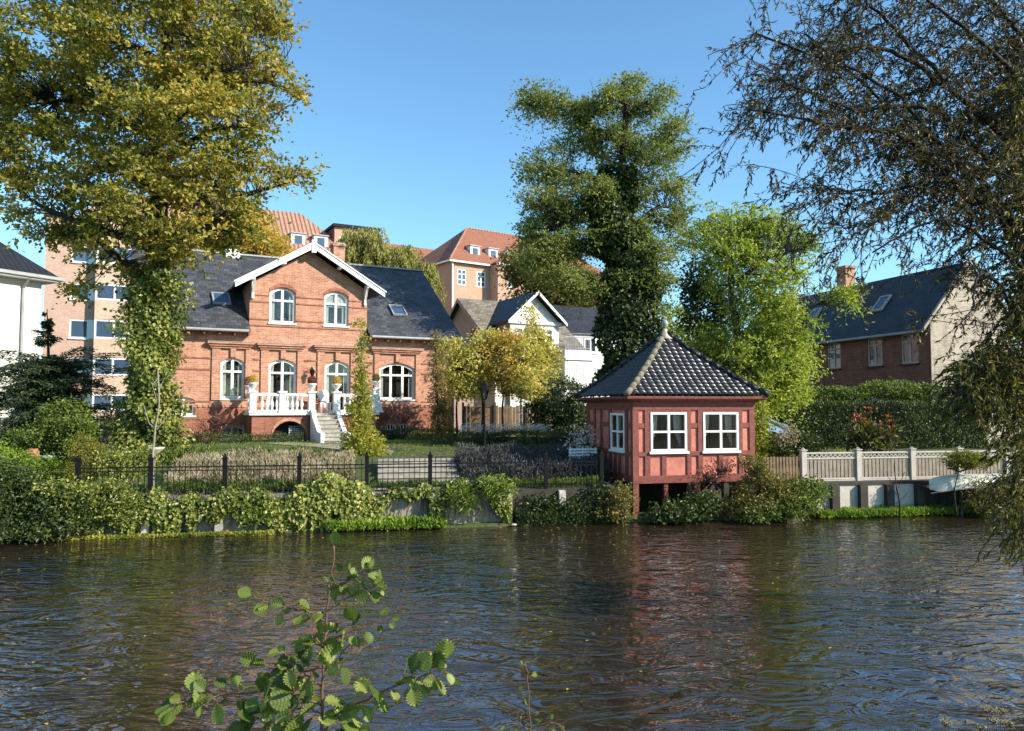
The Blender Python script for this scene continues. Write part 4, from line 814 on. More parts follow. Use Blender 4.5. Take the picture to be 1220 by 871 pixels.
# ------------------------------------------------------------------ white lattice fence on the right
LF = thing('lattice_fence', 'greyed white garden fence with vertical boards and a lattice strip, on the river wall', 'fence')
PWd, PWt = M['palewood'], M['palewhite']; lss = [sx(x, .64) for x in (955, 1020, 1084, 1140, 1196, 1252)]; lp = None
for s in lss:
    c = bk(s, .64, .35)
    if lp is None:
        mb = MB(); mb.box(-.075, .075, -.075, .075, 0, 1.55, PWt); mb.box(-.1, .1, -.1, .1, 1.55, 1.58, PWt); mb.lathe((0, 0, 1.58), [(.06, 0), (.06, .02), (.01, .06)], PWt, 4); lp = mb.build('post', LF); o = lp
    else: o = lp.copy(); COL.objects.link(o); o.parent = LF
    o.location = tuple(map(float, c)); o.rotation_euler = (0, 0, BA)
for a, b in zip(lss, lss[1:]):
    mb = MB(); n = max(6, int((b - a) / .135))
    for i in range(n): u = a + .08 + (b - a - .16) * i / n; bbox(mb, u + .012, u + .105, .63, .65, 1.07, 1.66, PWd)
    mb.build('boards', LF); mb = MB()
    for z in (1.03, 1.64, 1.80): bbox(mb, a + .075, b - .075, .61, .67, z, z + .045, PWt)
    bbox(mb, a + .075, b - .075, .60, .68, .985, 1.02, PWt); mb.build('rails', LF); mb = MB(); k = int((b - a - .15) / .14)
    for i in range(k):
        u = a + .075 + (b - a - .15) * i / k; v = u + (b - a - .15) / k
        for p, q in (((u, 1.685), (v, 1.80)), ((u, 1.80), (v, 1.685))): mb.prism([bk(p[0], .63, p[1]), bk(q[0], .63, q[1]), bk(q[0], .63, q[1] + .022), bk(p[0], .63, p[1] + .022)], BN * .012, PWt)
    mb.build('lattice', LF)
PFn = thing('picket_fence', 'brown wooden picket fence in shade right beside the pavilion', 'fence'); mb = MB(); a, b = sx(908, .64), sx(950, .64)
for i in range(11): u = a + (b - a) * i / 11; bbox(mb, u, u + .07, .63, .65, 1., 1.72, M['boards'])
for z in (1.15, 1.6): bbox(mb, a, b, .65, .69, z, z + .06, M['boards'])
mb.build('pickets', PFn)

# ------------------------------------------------------------------ board fence behind the lamp, garden wall
def at0(x, Y, z): p = at(x, 500, Y); p[2] = z; return p
BF = thing('board_fence', 'tan vertical board fence in front of the white villa', 'fence', at0(552, 36, 1.7), rad(8))
for i in range(36):
    if i % 9 == 0: mb = MB()
    h = 1.55 + .05 * math.sin(i * 1.7) + .0; mb.box(i * .165, i * .165 + .15, random.uniform(0, .02), .04, 0, h, M['boards'])
    if i % 9 == 8: mb.build('board_panel', BF)
for i in range(5): mb = MB(); mb.box(i * 1.485 - .07, i * 1.485 + .03, -.08, -.005, 0, 1.72, M['darkwood']); mb.build('post', BF)
GW = thing('pink_garden_wall', 'pink plastered garden wall with tiled coping between the villa and the board fence', 'wall', at0(541, 37.5, 1.6), rad(10))
mb = MB(); mb.box(0, .95, 0, .3, 0, 2.9, M['pinkwall']); mb.build('wall', GW); mb = MB(); mb.box(-.06, 1.0, -.06, .36, 2.9, 3.0, M['terracotta']); mb.build('coping', GW)

# garden steps and paving
GS = thing('garden_steps', 'wide pale stone garden steps behind the iron railing below the villa', 'steps')
for i in range(5): mb = MB(); bbox(mb, sx(452), sx(552), 1.0 + .42 * i, 1.0 + .42 * (i + 1) + .03, .9, 1.08 + .13 * i, M['concrete']); bbox(mb, sx(452) - .02, sx(552) + .02, .96 + .42 * i, 1.0 + .42 * (i + 1), 1.08 + .13 * i + .002, 1.125 + .13 * i, M['stone']); mb.build('step', GS)
pv = MB(); P = [bk(s, b, 0) for s, b in ((-4.4, 5.6), (-3.0, 5.4), (-4.2, 9), (-7.0, 11.6), (-8.0, 11.3), (-5.6, 8))]
pv.prism([(p[0], p[1], 1.66 + .015 * max(0, (p[1] - 23) / 3)) for p in P], (0, 0, .09), M['concrete']); tag(pv.build('garden_path'), kind='structure')
pv = MB(); bbox(pv, -4.2, -1.6, .5, .99, .98, 1.02, M['palewhite']); tag(pv.build('paving_strip'), kind='structure')

# ------------------------------------------------------------------ lamp post, bench, birdbath, pots, stones, car, canoe
LP = thing('street_lamp', 'black cast-iron lamp post with glazed lantern in front of the golden trees', 'lamp post', at0(577, 26, 1.45))
mb = MB(); mb.lathe((0, 0, 0), [(.11, 0), (.11, .12), (.07, .2), (.06, .6), (.04, .66), (.035, 1.8), (.05, 1.84), (.03, 1.9), (.03, 2.0)], I, 12); mb.box(-.2, .2, -.012, .012, 1.72, 1.745, I); mb.build('post', LP)
mb = MB(); mb.lathe((0, 0, 2.0), [(.07, 0), (.09, .03)], I, 6)
for q in range(6): an = q * math.pi / 3; mb.tube([(.08 * math.cos(an), .08 * math.sin(an), 2.03), (.15 * math.cos(an), .15 * math.sin(an), 2.32)], .009, I, 4)
mb.lathe((0, 0, 2.32), [(.19, 0), (.2, .02), (.11, .13), (.05, .17), (.06, .21), (.02, .25), (.03, .29), (.004, .33)], I, 6); mb.build('lantern', LP)
mb = MB(); mb.lathe((0, 0, 2.03), [(.074, 0), (.142, .288)], M['clear'], 6); mb.build('lantern_glass', LP); mb = MB(); mb.lathe((0, 0, 2.05), [(.025, 0), (.035, .1), (.015, .15)], M['palewhite'], 8); mb.build('bulb', LP)
Bn = thing('garden_table_set', 'small white slatted garden bench in the shade left of the pavilion', 'bench', at0(697, 23.6, 1.05), rad(10))
mb = MB()
for i in range(5): mb.box(-.45, .45, -.2 + i * .09, -.14 + i * .09, .42, .445, M['white'])
mb.build('seat', Bn); mb = MB()
for i in range(4): mb.box(-.45, .45, .25, .27, .55 + i * .09, .61 + i * .09, M['white'])
for x in (-.4, 0, .4): mb.box(x - .02, x + .02, .27, .29, .42, .92, M['white'])
mb.build('backrest', Bn)
for x in (-.4, .4):
    for y in (-.17, .22): mb = MB(); mb.box(x - .02, x + .02, y - .02, y + .02, 0, .42, M['white']); mb.build('leg', Bn)
BB = thing('birdbath', 'pale stone birdbath beside the bare sapling behind the railing', 'birdbath', at0(186, 22.4, 1.3)); mb = MB(); mb.lathe((0, 0, 0), [(.14, 0), (.06, .1), (.06, .55), (.22, .68), (.26, .74), (.2, .74)], M['whitepost'], 14); mb.build('bowl_and_stem', BB, True)
def pot(x, y, Y, r, label, mat='terracotta', name='plant_pot'):
    p = at(x, y, Y); t = thing(name, label, 'pot', p); mb = MB(); mb.lathe((0, 0, -r * .9), [(r * .55, 0), (r * .95, r * .7), (r, r * 1.3), (r * .75, r * 1.65), (r * .8, r * 1.8), (r * .6, r * 1.8)], M[mat], 16); mb.build('jar', t, True)
pot(39, 541, 22.2, .17, 'round terracotta jar standing on the left garden bank')
def stone(x, y, Y, sx_, label):
    p = at(x, y, Y); mb = MB(); prof = [(sx_ * math.sin(a) * (1 + .1 * math.sin(3 * a)), -sx_ * .5 * math.cos(a)) for a in np.linspace(.05, 3.09, 8)]; mb.lathe((0, 0, 0), prof, M['whitepost'], 9); o = mb.build('garden_stone', None, True); o.location = tuple(map(float, p)); o.scale = (1.3, .8, .8); tag(o, label, 'stone')
stone(58, 545, 22, .18, 'pale boulder right of the terracotta jar on the left bank'); stone(25, 559, 21.6, .2, 'flat pale boulder at the edge of the left lawn'); stone(612, 625, 20.9, .07, 'small wet stone in the river beside the pale wall post')
def car():
    t = thing('parked_car', 'silver-blue car parked behind the hedge beside the pavilion', 'car', at0(867, 29, 1.68), rad(2))
    pm, tt_, bb = newmat('silver_car_paint'); bb.inputs['Base Color'].default_value = (.42, .47, .55, 1); bb.inputs['Metallic'].default_value = .5; bb.inputs['Roughness'].default_value = .25; bb.inputs['Coat Weight'].default_value = .6
    prof = [(-2., .35), (-2.05, .75), (-1.85, .95), (-1.2, 1.02), (-.55, 1.42), (.35, 1.47), (1.0, 1.35), (1.6, .98), (2.0, .88), (2.1, .6), (2.05, .35)]
    V_ = []; F_ = []; n = len(prof)
    for y, sc in ((-.82, .97), (-.70, 1.), (.70, 1.), (.82, .97)):
        for x, z in prof: V_.append((x * sc, y * (1 - .22 * max(0, z - .95) / .5), z - (0.03 if abs(y) > .8 else 0)))
    for j in range(3):
        for i in range(n): i2 = (i + 1) % n; F_.append((j * n + i, j * n + i2, (j + 1) * n + i2, (j + 1) * n + i))
    mb = MB(); mb.v = V_; mb.f = F_ + [tuple(range(n)), tuple(range(4 * n - 1, 3 * n - 1, -1))]; mb.mats = [pm]; mb.m = [0] * len(mb.f); body = mb.build('body', t)
    mb = MB()
    for s in (-1, 1): mb.poly([(-1.05, s * .80, 1.03), (-.52, s * .72, 1.38), (.33, s * .715, 1.42), (.95, s * .735, 1.3), (1.35, s * .80, 1.03)], M['skyglass'])
    mb.build('side_window', t); mb = MB(); mb.poly([(-1.22, -.7, 1.035), (-1.22, .7, 1.035), (-.58, .6, 1.425), (-.58, -.6, 1.425)], M['skyglass']); mb.poly([(1.63, -.68, 1.0), (1.63, .68, 1.0), (1.03, .6, 1.36), (1.03, -.6, 1.36)], M['skyglass']); mb.build('windscreen', t)
    wm = None
    for x in (-1.3, 1.35):
        for y in (-.86, .66):
            if wm is None: mb = MB(); mb.tube([(0, 0, 0), (0, .2, 0)], .32, M['iron'], 18); wm = mb.build('wheel', t); o = wm
            else: o = wm.copy(); COL.objects.link(o); o.parent = t
            o.location = (x, y, .32)
    for y in (-.6, .6): mb = MB(); mb.box(-2.07, -2.0, y - .13, y + .13, .68, .8, M['palewhite']); mb.build('headlight', t)
car()
def canoe():
    p = at(1170, 572, 23.2); t = thing('upturned_canoe', 'pale yellowish canoe lying keel up on the right bank behind the little domed tree', 'canoe', p, BA); t.scale = (1.15, 1., 1.1)
    n, m_ = 33, 15; u = np.linspace(-1, 1, n); a = np.linspace(0, math.pi, m_); Ux, Aa = np.meshgrid(u, a, indexing='ij')
    wd = .40 * (1 - np.abs(Ux) ** 3.2); ht = .34 + .06 * Ux ** 2
    X = Ux * 1.55 * (1 - .06 * (np.sin(Aa) < .3) * 0); Y = -np.cos(Aa) * wd; Z = np.sin(Aa) ** .8 * ht - .17 - .16 * np.abs(Ux) ** 3
    endf = np.clip((np.abs(Ux) - .86) / .14, 0, 1); Z = Z * (1 - endf * .35); o = sheet('hull', X, Y, Z, M['canoe'], t)
    mb = MB(); P = [(x, -.40 * (1 - abs(x / 1.55) ** 3.2) - .012, -.17 - .16 * abs(x / 1.55) ** 3) for x in np.linspace(-1.53, 1.53, 17)]; mb.tube(P, .018, M['palewood'], 6); mb.build('gunwale', t)
    for x in (-.8, .8): mb = MB(); mb.box(x - .03, x + .03, -.30, .30, -.32, -.26, M['darkwood']); mb.box(x - .03, x + .03, -.25, -.2, -1.1, -.32, M['darkwood']); mb.box(x - .03, x + .03, .2, .25, -1.1, -.32, M['darkwood']); mb.build('trestle', t)
canoe()

# ------------------------------------------------------------------ big trees
# beech on the left: broad crown reaching out of the top of the picture
Bb = at0(180, 24, 1.2)
tree('beech_tree', 'large beech with bronze-green crown and ivy-clad trunk in front of the villa on the left', 'tree', Bb,
     [at(182, 420, 24), at(190, 300, 24.2), at(185, 160, 24.3), at(200, 0, 24.5), at(205, -120, 24.5)],
     [at(60, 120, 24.5), at(25, 230, 24), at(300, 80, 23.5), at(350, 215, 24.5), at(110, 40, 25), at(270, 250, 23), at(90, 280, 25), at(330, 100, 25), at(130, -60, 24), at(270, -40, 25), at(310, 150, 24)],
     [pb(180, 60, 24.5, 125, 95, 3.2), pb(60, 70, 24.5, 85, 80, 2.6), pb(20, 130, 24.5, 50, 70, 2), pb(265, 60, 24.2, 72, 75, 2.6), pb(225, 150, 23.6, 95, 75, 2.6), pb(110, 190, 24.6, 70, 55, 2.4), pb(195, 235, 23.6, 105, 58, 2.4), pb(300, 175, 24.5, 45, 24, 1.4), pb(345, 208, 24.4, 34, 13, .8), pb(325, 105, 24.6, 38, 26, 1.1), pb(262, 232, 24, 62, 36, 1.6),
      pb(95, 262, 24.2, 42, 22, 1.3), pb(150, 300, 24, 60, 26, 1.5), pb(262, 282, 23.8, 58, 22, 1.4), pb(15, 185, 24, 26, 55, 1.3), pb(315, 10, 24.6, 38, 40, 1.4), pb(160, -60, 24.5, 190, 70, 3), pb(200, 325, 24, 36, 26, 1.), pb(90, 345, 24, 0.1 + 20, 8, .5), pb(30, 235, 24, 34, 26, 1.2), pb(60, 275, 24, 26, 14, .8), pb(230, 305, 23.8, 40, 14, 1.), pb(110, 320, 24, 30, 12, .8)],
     2250, 38, .30, .16, .15, M['beech'], M['barkdark'], .42, .62, .49, .3, .4, .024, upn=.35, gk=1.5, droop=.3)
bt = bpy.data.objects['beech_tree']
# ivy sleeve round its trunk
n = 12000; zz = RNG.random(n); an = RNG.random(n) * 6.283; yy = 540 - 215 * zz; ctr = np.array([at(176 + 8 * z_, y_, 24) for z_, y_ in zip(zz, yy)])
rr = (.60 + .2 * np.sin(zz * 9 + an * 2) + .14 * np.sin(zz * 23 + an * 3) + .12 * (zz < .3)) * (1 + RNG.normal(size=n) * .2)
Nn = np.stack([np.cos(an), np.sin(an), RNG.normal(size=n) * .3 + .35], -1); P = ctr + Nn * rr[:, None] * [1, 1, 0] - Bb
leaves('ivy', P, norm(Nn * .5 + RNG.normal(size=P.shape) * .6 + [0, 0, -.8]), norm(Nn + RNG.normal(size=P.shape) * .35), .125 * RNG.uniform(.6, 1.3, n), M['ivy'], bt, .8, wob(P, 3.))
# tall locust wrapped in dark ivy behind the pavilion
Lk = at0(748, 37, 1.7)
tree('locust_tree', 'tall open-crowned tree with dark ivy around its stem behind the pavilion', 'tree', Lk,
     [at(748, 400, 37), at(745, 300, 37), at(738, 220, 37), at(745, 150, 37), at(742, 98, 37)],
     [at(640, 125, 37), at(660, 270, 36.5), at(700, 160, 38), at(800, 170, 37), at(805, 250, 37.5), at(650, 200, 37), at(700, 240, 36), at(780, 300, 37), at(640, 300, 37), at(775, 120, 37)],
     [pb(a_, b_, 37 + .8 * math.sin(a_ * .7 + b_), c_, d_, 1.2 + c_ * .02) for a_, b_, c_, d_ in [(640,118,26,8),(668,130,28,10),(625,122,12,5),(700,135,26,10),(690,165,30,12),(655,185,22,8),(640,205,22,9),(668,212,30,10),(650,240,26,9),(680,255,34,12),(632,270,18,9),(650,290,30,10),(640,312,24,9),(690,290,36,14),(700,225,30,16),(730,170,36,22),(725,120,20,12),(760,130,22,12),(752,102,12,9),(785,120,14,9),(790,160,26,10),(812,178,12,6),(775,190,32,16),(800,220,22,9),(760,230,28,16),(814,250,10,9),(790,265,28,10),(815,290,10,8),(780,300,32,14),(770,335,30,14),(800,330,16,8),(740,280,36,20),(665,330,30,10),(700,345,24,10),(740,330,28,16),(790,370,12,10)]],
     1500, 40, .44, .12, .18, M['locust'], M['barkdark'], .35, .42, .40, .3, .6, .03, upn=.35, gk=1.7, droop=.45)
lt = bpy.data.objects['locust_tree']; n = 21000; zz = RNG.random(n) ** .8; an = RNG.random(n) * 6.283; yy = 470 - 270 * zz
ctr = np.array([at(745 - 6 * z_ + 10 * math.sin(z_ * 5), y_, 37) for z_, y_ in zip(zz, yy)]); rr = (1.66 - .68 * zz + .3 * np.sin(zz * 14 + an) + .2 * np.sin(zz * 31 + an * 2)) * np.sqrt(RNG.uniform(.35, 1.15, n))
Nn = np.stack([np.cos(an), np.sin(an), RNG.normal(size=n) * .3 + .2], -1); P = ctr + Nn * rr[:, None] * [1, 1, 0] - Lk
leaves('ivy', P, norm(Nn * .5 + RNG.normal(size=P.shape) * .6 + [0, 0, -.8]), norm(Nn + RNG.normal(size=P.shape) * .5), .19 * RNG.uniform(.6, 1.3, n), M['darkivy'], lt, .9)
# bare top twigs
S = []; E_ = []
for i in range(46):
    p = at(742 + RNG.normal() * 20, 150 - RNG.random() * 25, 37) - Lk; d = np.array([RNG.normal() * .45, RNG.normal() * .4, 1.]); l = RNG.uniform(.5, 1.7)
    for k in range(3): q = p + d * l / 3 + RNG.normal(size=3) * .06; S.append(p); E_.append(q); p = q
segtubes('top_twigs', np.array(S), np.array(E_), .014, .007, M['bark'], lt)
# bright robinia
tree('robinia_tree', 'bright yellow-green feathery tree right of the pavilion roof', 'tree', at0(885, 26.5, 1.5),
     [at(880, 420, 26.5), at(870, 340, 26.5), at(868, 270, 26.5)], [at(940, 300, 26), at(960, 400, 26), at(850, 300, 27), at(910, 260, 26.5), at(980, 360, 26), at(860, 450, 26), at(950, 450, 25.8)],
     [pb(868, 285, 26.5, 48, 40, 1.5), pb(915, 275, 26.5, 42, 26, 1.3), pb(950, 290, 26.5, 28, 15, .9), pb(900, 335, 26, 58, 36, 1.7), pb(918, 385, 26, 52, 38, 1.6), pb(1000, 352, 25.6, 28, 8, .6), pb(900, 425, 25.8, 62, 40, 1.6), pb(945, 430, 26, 32, 26, 1.2), pb(880, 465, 25.6, 46, 28, 1.3), pb(930, 465, 26, 36, 22, 1.2), pb(835, 405, 26.5, 28, 24, 1), pb(850, 260, 26.5, 24, 16, .8), pb(905, 500, 25.4, 9, 36, .4)],
     1000, 40, .32, .10, .135, M['robinia'], M['bark'], .2, .42, .36, .25, .6, .022, upn=.3, gk=1.6, droop=.5)
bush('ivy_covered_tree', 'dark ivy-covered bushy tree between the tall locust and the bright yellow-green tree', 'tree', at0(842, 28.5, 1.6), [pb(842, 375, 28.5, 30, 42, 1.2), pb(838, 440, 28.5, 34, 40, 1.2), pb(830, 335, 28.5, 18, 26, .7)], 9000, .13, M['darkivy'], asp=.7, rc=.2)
bush('yellow_background_tree', 'small sunlit yellow-green tree just beside the pavilion finial', 'tree', at0(802, 36, 1.7), [pb(806, 385, 36, 24, 18, 1), pb(800, 420, 36, 22, 30, 1)], 2600, .15, M['robinia'], asp=.6, rc=.25)
tree('bronze_tree', 'brown-green autumn tree behind the roofs of the white villa', 'tree', at0(650, 62, 2.8), [at(650, 400, 62), at(648, 330, 62)], [at(620, 320, 62), at(690, 330, 62)],
     [pb(655, 335, 62, 52, 38, 3.4), pb(622, 318, 62, 26, 24, 2.2), pb(692, 350, 62, 26, 30, 2.2), pb(650, 295, 62, 30, 16, 2)], 520, 34, .6, .3, .28, M['brownleaf'], M['bark'], .35, .6, .28, .3, .3, .05, gk=.5)
tree('golden_tree', 'golden-brown autumn tree behind the left part of the villa roof', 'tree', at0(285, 45, 2.1), [at(285, 400, 45), at(288, 300, 45)], [at(260, 280, 45), at(320, 290, 45)],
     [pb(290, 290, 45, 50, 26, 2.4), pb(255, 275, 45, 34, 24, 2), pb(322, 300, 45, 22, 18, 1.4), pb(288, 262, 45, 30, 20, 1.5), pb(225, 285, 45, 30, 20, 1.6)], 520, 40, .4, .25, .2, M['autumn'], M['bark'], .3, .6, .2, .3, .3, .05, gk=.7)
# weeping willow behind the villa: hanging strands
t = thing('weeping_willow', 'pale weeping willow hanging behind the right half of the villa roof', 'tree', at0(465, 50, 2.3)); B0 = at0(465, 50, 2.3)
mb = MB(); mb.tube(limb((0, 0, 0), at(465, 330, 50) - B0, .02), [.4, .36, .33, .3, .27, .24, .2], M['bark'], 8); mb.build('trunk', t, True)
heads = np.concatenate([np.array([at(RNG.uniform(a, b), RNG.uniform(c, d), RNG.uniform(48.3, 51.5)) for _ in range(k)]) for a, b, c, d, k in ((408, 455, 270, 292, 120), (440, 492, 292, 310, 120), (480, 518, 312, 330, 100), (415, 500, 300, 340, 120))]) - B0
ls = RNG.uniform(1.2, 3.2, len(heads)); k = 46; tpar = np.tile(np.linspace(0, 1, k), len(heads)); H = np.repeat(heads, k, 0); dr = np.repeat(RNG.normal(size=(len(heads), 3)) * [.5, .4, 0], k, 0)
P = H + dr * np.sqrt(tpar)[:, None] - np.array([0, 0, 1.]) * (tpar ** 1.3 * np.repeat(ls, k))[:, None] + RNG.normal(size=H.shape) * .07
leaves('crown', P, norm(RNG.normal(size=P.shape) * .5 + [0, 0, -1.2]), norm(RNG.normal(size=P.shape) + [.4, -.6, .3]), .24 * RNG.uniform(.7, 1.2, len(P)), M['weep'], t, .4, np.repeat(RNG.random(len(heads)), k))
segtubes('branches', np.repeat(np.array([[0, 0, 5.], [0, 0, 7.]]), len(heads) // 2, 0), heads[:len(heads) // 2 * 2], .05, .02, M['bark'], t)

# ------------------------------------------------------------------ near willow on the right, crown against the sky
WB = np.array([10.6, 11.4, .9]); t = thing('willow_tree', 'near willow with narrow leaves and long twigs filling the right edge and upper right sky', 'tree', WB)
top_ = at(1215, 330, 11.3); mb = MB(); mb.tube(limb((0, 0, -.2), at(1290, 420, 11.4) - WB, .03), [.42, .36, .33, .3, .28, .26, .24], M['barkdark'], 12)
mb.tube(limb(at(1290, 420, 11.4) - WB, at(1215, 120, 11) - WB, .04), [.24, .2, .17, .14, .11, .08, .03], M['barkdark'], 10); mb.tube(limb(at(1290, 420, 11.4) - WB, at(1300, 60, 11.4) - WB, .04), [.22, .2, .17, .14, .11, .08, .03], M['barkdark'], 10); mb.build('trunk', t, True)
def sm(path, n=24):
    P = np.array(path); tt = np.linspace(0, len(P) - 1, n); i = np.minimum(tt.astype(int), len(P) - 2); f = (tt - i)[:, None]
    P0, P1, P2, P3 = P[np.maximum(i - 1, 0)], P[i], P[i + 1], P[np.minimum(i + 2, len(P) - 1)]
    return .5 * (2 * P1 + (P2 - P0) * f + (2 * P0 - 5 * P1 + 4 * P2 - P3) * f ** 2 + (3 * P1 - 3 * P2 + P3 - P0) * f ** 3)
limbs_ = [([(1240, 190, 11), (1150, 120, 10.5), (1060, 60, 10.2), (985, 62, 10)], .05), ([(1240, 200, 11), (1165, 135, 10.6), (1090, 60, 10.4), (1010, -20, 10.2)], .05), ([(1230, 260, 11), (1175, 190, 10.6), (1110, 130, 10.3), (1020, 130, 10), (930, 95, 9.8)], .05),
          ([(1230, 270, 10.8), (1160, 235, 10.3), (1080, 165, 10), (1000, 150, 9.8), (890, 130, 9.6)], .045), ([(1230, 300, 10.8), (1150, 195, 10.4), (1090, 150, 10.2), (960, 40, 10)], .045),
          ([(1240, 215, 10.8), (1150, 200, 10.2), (1060, 228, 10), (980, 222, 9.8)], .035), ([(1240, 340, 10.8), (1180, 290, 10.3), (1120, 262, 10), (1040, 300, 9.8)], .03), ([(1230, 260, 10.8), (1140, 215, 10.2), (1070, 250, 9.9), (1010, 285, 9.7)], .03),
          ([(1240, 120, 11), (1180, 60, 10.6), (1120, 10, 10.3), (1060, -30, 10.2)], .04), ([(1240, 80, 11), (1200, 20, 10.8), (1150, -30, 10.6)], .04), ([(1235, 330, 10.9), (1175, 240, 10.5), (1120, 175, 10.3), (1050, 100, 10.1), (900, 40, 9.9)], .045), ([(1230, 420, 10.8), (1190, 340, 10.3), (1165, 330, 10.1), (1160, 372, 10)], .03)]
limbs_ += [([(1292, 200, 11.4), (1340, 120, 11.8), (1400, 90, 12.2), (1450, 130, 12.5)], .05), ([(1296, 120, 11.4), (1290, 20, 12), (1330, -80, 12.4)], .05), ([(1280, 260, 11.2), (1350, 220, 10.6), (1420, 240, 10)], .04), ([(1290, 330, 11.4), (1290, 250, 12.4), (1340, 230, 13.4)], .04), ([(1225, 140, 11), (1240, 40, 11.5), (1260, -60, 12)], .04)]
TS, TE, LPt, LDr = [], [], [], []; mb = MB(); samp = []
for pth, r0 in limbs_:
    q = sm([at(*p) for p in pth], 30) - WB; q += RNG.normal(size=q.shape) * .012; mb.tube(q, [r0 * (1 - .8 * i / 29) + .005 for i in range(30)], M['barkdark'], 6); samp.append(q[3:] if len(samp) not in (6, 7, 11) else q[3::5])
mb.build('limbs', t, True)
def twigset(starts, dirs, lens, droop, ns, lsz, lpt, wig=.22, r=.006):
    """grow thin twigs and hang narrow leaves along them"""
    S, E_, LP_, LD = [], [], [], []; p = starts.copy(); d = norm(dirs); step = (lens / ns)[:, None]
    for k in range(ns):
        d = norm(d + RNG.normal(size=d.shape) * wig + np.array([0, 0, -droop])); q = p + d * step; S.append(p); E_.append(q)
        for j in range(lpt):
            f = RNG.random((len(p), 1)); LP_.append(p + (q - p) * f); LD.append(norm(d * .8 + RNG.normal(size=d.shape) * .55 + [0, 0, -.35]))
        p = q
    return np.concatenate(S), np.concatenate(E_), np.concatenate(LP_), np.concatenate(LD), p, d
A_ = np.concatenate(samp); nT = 950; st_ = A_[RNG.integers(0, len(A_), nT)]; dr = np.stack([RNG.normal(size=nT) * .6 - .75, RNG.normal(size=nT) * .6, RNG.normal(size=nT) * .65 + .05], -1)
S1, E1, P1_, D1, endp, endd = twigset(st_, dr, RNG.uniform(.5, 1.25, nT), .10, 6, 0, 2)
nb = 2900; st2 = E1[RNG.integers(0, len(E1), nb)]; dr2 = np.stack([RNG.normal(size=nb) * .7 - .45, RNG.normal(size=nb) * .7, RNG.normal(size=nb) * .6 - .1], -1)
S2, E2, P2_, D2, _, _ = twigset(st2, dr2, RNG.uniform(.25, .6, nb), .15, 4, 0, 5)
segtubes('twigs', np.concatenate([S1, S2]), np.concatenate([E1, E2]), np.r_[np.full(len(S1), .0065), np.full(len(S2), .0032)], np.r_[np.full(len(S1), .0055), np.full(len(S2), .002)], M['barkdark'], t)
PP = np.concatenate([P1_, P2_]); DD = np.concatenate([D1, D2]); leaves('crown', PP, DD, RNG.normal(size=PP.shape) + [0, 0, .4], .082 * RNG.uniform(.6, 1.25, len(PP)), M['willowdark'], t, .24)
# hanging curtain at the right edge
hb = [(1222, 300, 1250, 200, 420), (1215, 420, 1250, 330, 540), (1175, 440, 1225, 410, 490), (1140, 450, 1190, 425, 480), (1215, 560, 1245, 500, 620), (1215, 600, 1250, 560, 660), (1205, 300, 1240, 60, 250)]
st_, ln = [], []
for (xa, ya, xb, yb, yc), cnt in zip(hb, (190, 210, 170, 110, 90, 80, 150)):
    for _ in range(cnt): st_.append(at(RNG.uniform(xa, xb), RNG.uniform(yb, min(yc, yb + (yc - yb) * .75)), RNG.uniform(10., 11.6)) - WB); ln.append(RNG.uniform(.35, .9))
st_ = np.array(st_); ln = np.array(ln); dr = np.stack([RNG.normal(size=len(st_)) * .6 - .35, RNG.normal(size=len(st_)) * .5, RNG.normal(size=len(st_)) * .4 - .2], -1)
S1, E1, P1_, D1, _, _ = twigset(st_, dr, ln, .25, 6, 0, 5, .2)
segtubes('hanging_twigs', S1, E1, .006, .004, M['barkdark'], t); leaves('hanging_leaves', P1_, D1, RNG.normal(size=P1_.shape) + [.3, -.3, .4], .10 * RNG.uniform(.6, 1.25, len(P1_)), M['willow'], t, .26, np.repeat(RNG.random(len(P1_) // 10 + 1), 10)[:len(P1_)])

# ------------------------------------------------------------------ smaller trees and shrubs
def conifer():
    B0 = at0(58, 25, 1.4); t = thing('conifer_tree', 'dark loose-branched conifer with a spindly top in front of the white house on the left', 'tree', B0); top = at(56, 368, 25) - B0
    mb = MB(); mb.tube(limb((0, 0, 0), top, .01), [.13, .11, .09, .07, .05, .03, .012], M['barkdark'], 8); mb.build('trunk', t, True)
    S, E_, P, D = [], [], [], []
    for i in range(260):
        f = RNG.random() * .66 if i % 9 else RNG.uniform(.6, 1.); z = .3 + (top[2] - .4) * f; an = RNG.random() * 6.283; l = 2.2 * min(1, max(.08, (.88 - f) / .28)) * RNG.uniform(.35, 1.2); p = np.array([top[0] * f, 0, z]); d = np.array([math.cos(an), math.sin(an), RNG.uniform(-.1, .55)])
        if abs(d[1]) > .7: l *= .7
        for k in range(7):
            q = p + d * l / 7; d = d + np.array([RNG.normal() * .1, RNG.normal() * .1, -.07]); S.append(p); E_.append(q); w_ = .22 * (1 - k / 8) * l + .07
            for j in range(int(6 + 16 * l)): s = RNG.choice([-1, 1]); side = np.array([-d[1], d[0], 0]); o = RNG.random() * w_; P.append(p + (q - p) * RNG.random() + side * s * o + [0, 0, -o * .5 + RNG.normal() * .03]); D.append(d * .8 + side * s * .8 + [0, 0, -.2])
            p = q
    segtubes('branches', np.array(S), np.array(E_), .014, .007, M['barkdark'], t); P = np.array(P); leaves('foliage', P, np.array(D) + RNG.normal(size=P.shape) * .35, RNG.normal(size=P.shape) * .6 + [0, 0, 1.], .12 * RNG.uniform(.6, 1.2, len(P)), M['conifer'], t, .4)
conifer()
bush('garden_shrub', 'loose light green shrub below the conifer on the left bank', 'shrub', at0(75, 23.3, 1.3), [pb(78, 500, 23.3, 30, 26, .7), pb(55, 520, 23, 38, 16, .6), pb(30, 520, 23.4, 22, 10, .5), pb(95, 515, 23, 20, 22, .5)], 6500, .09, M['shrub'])
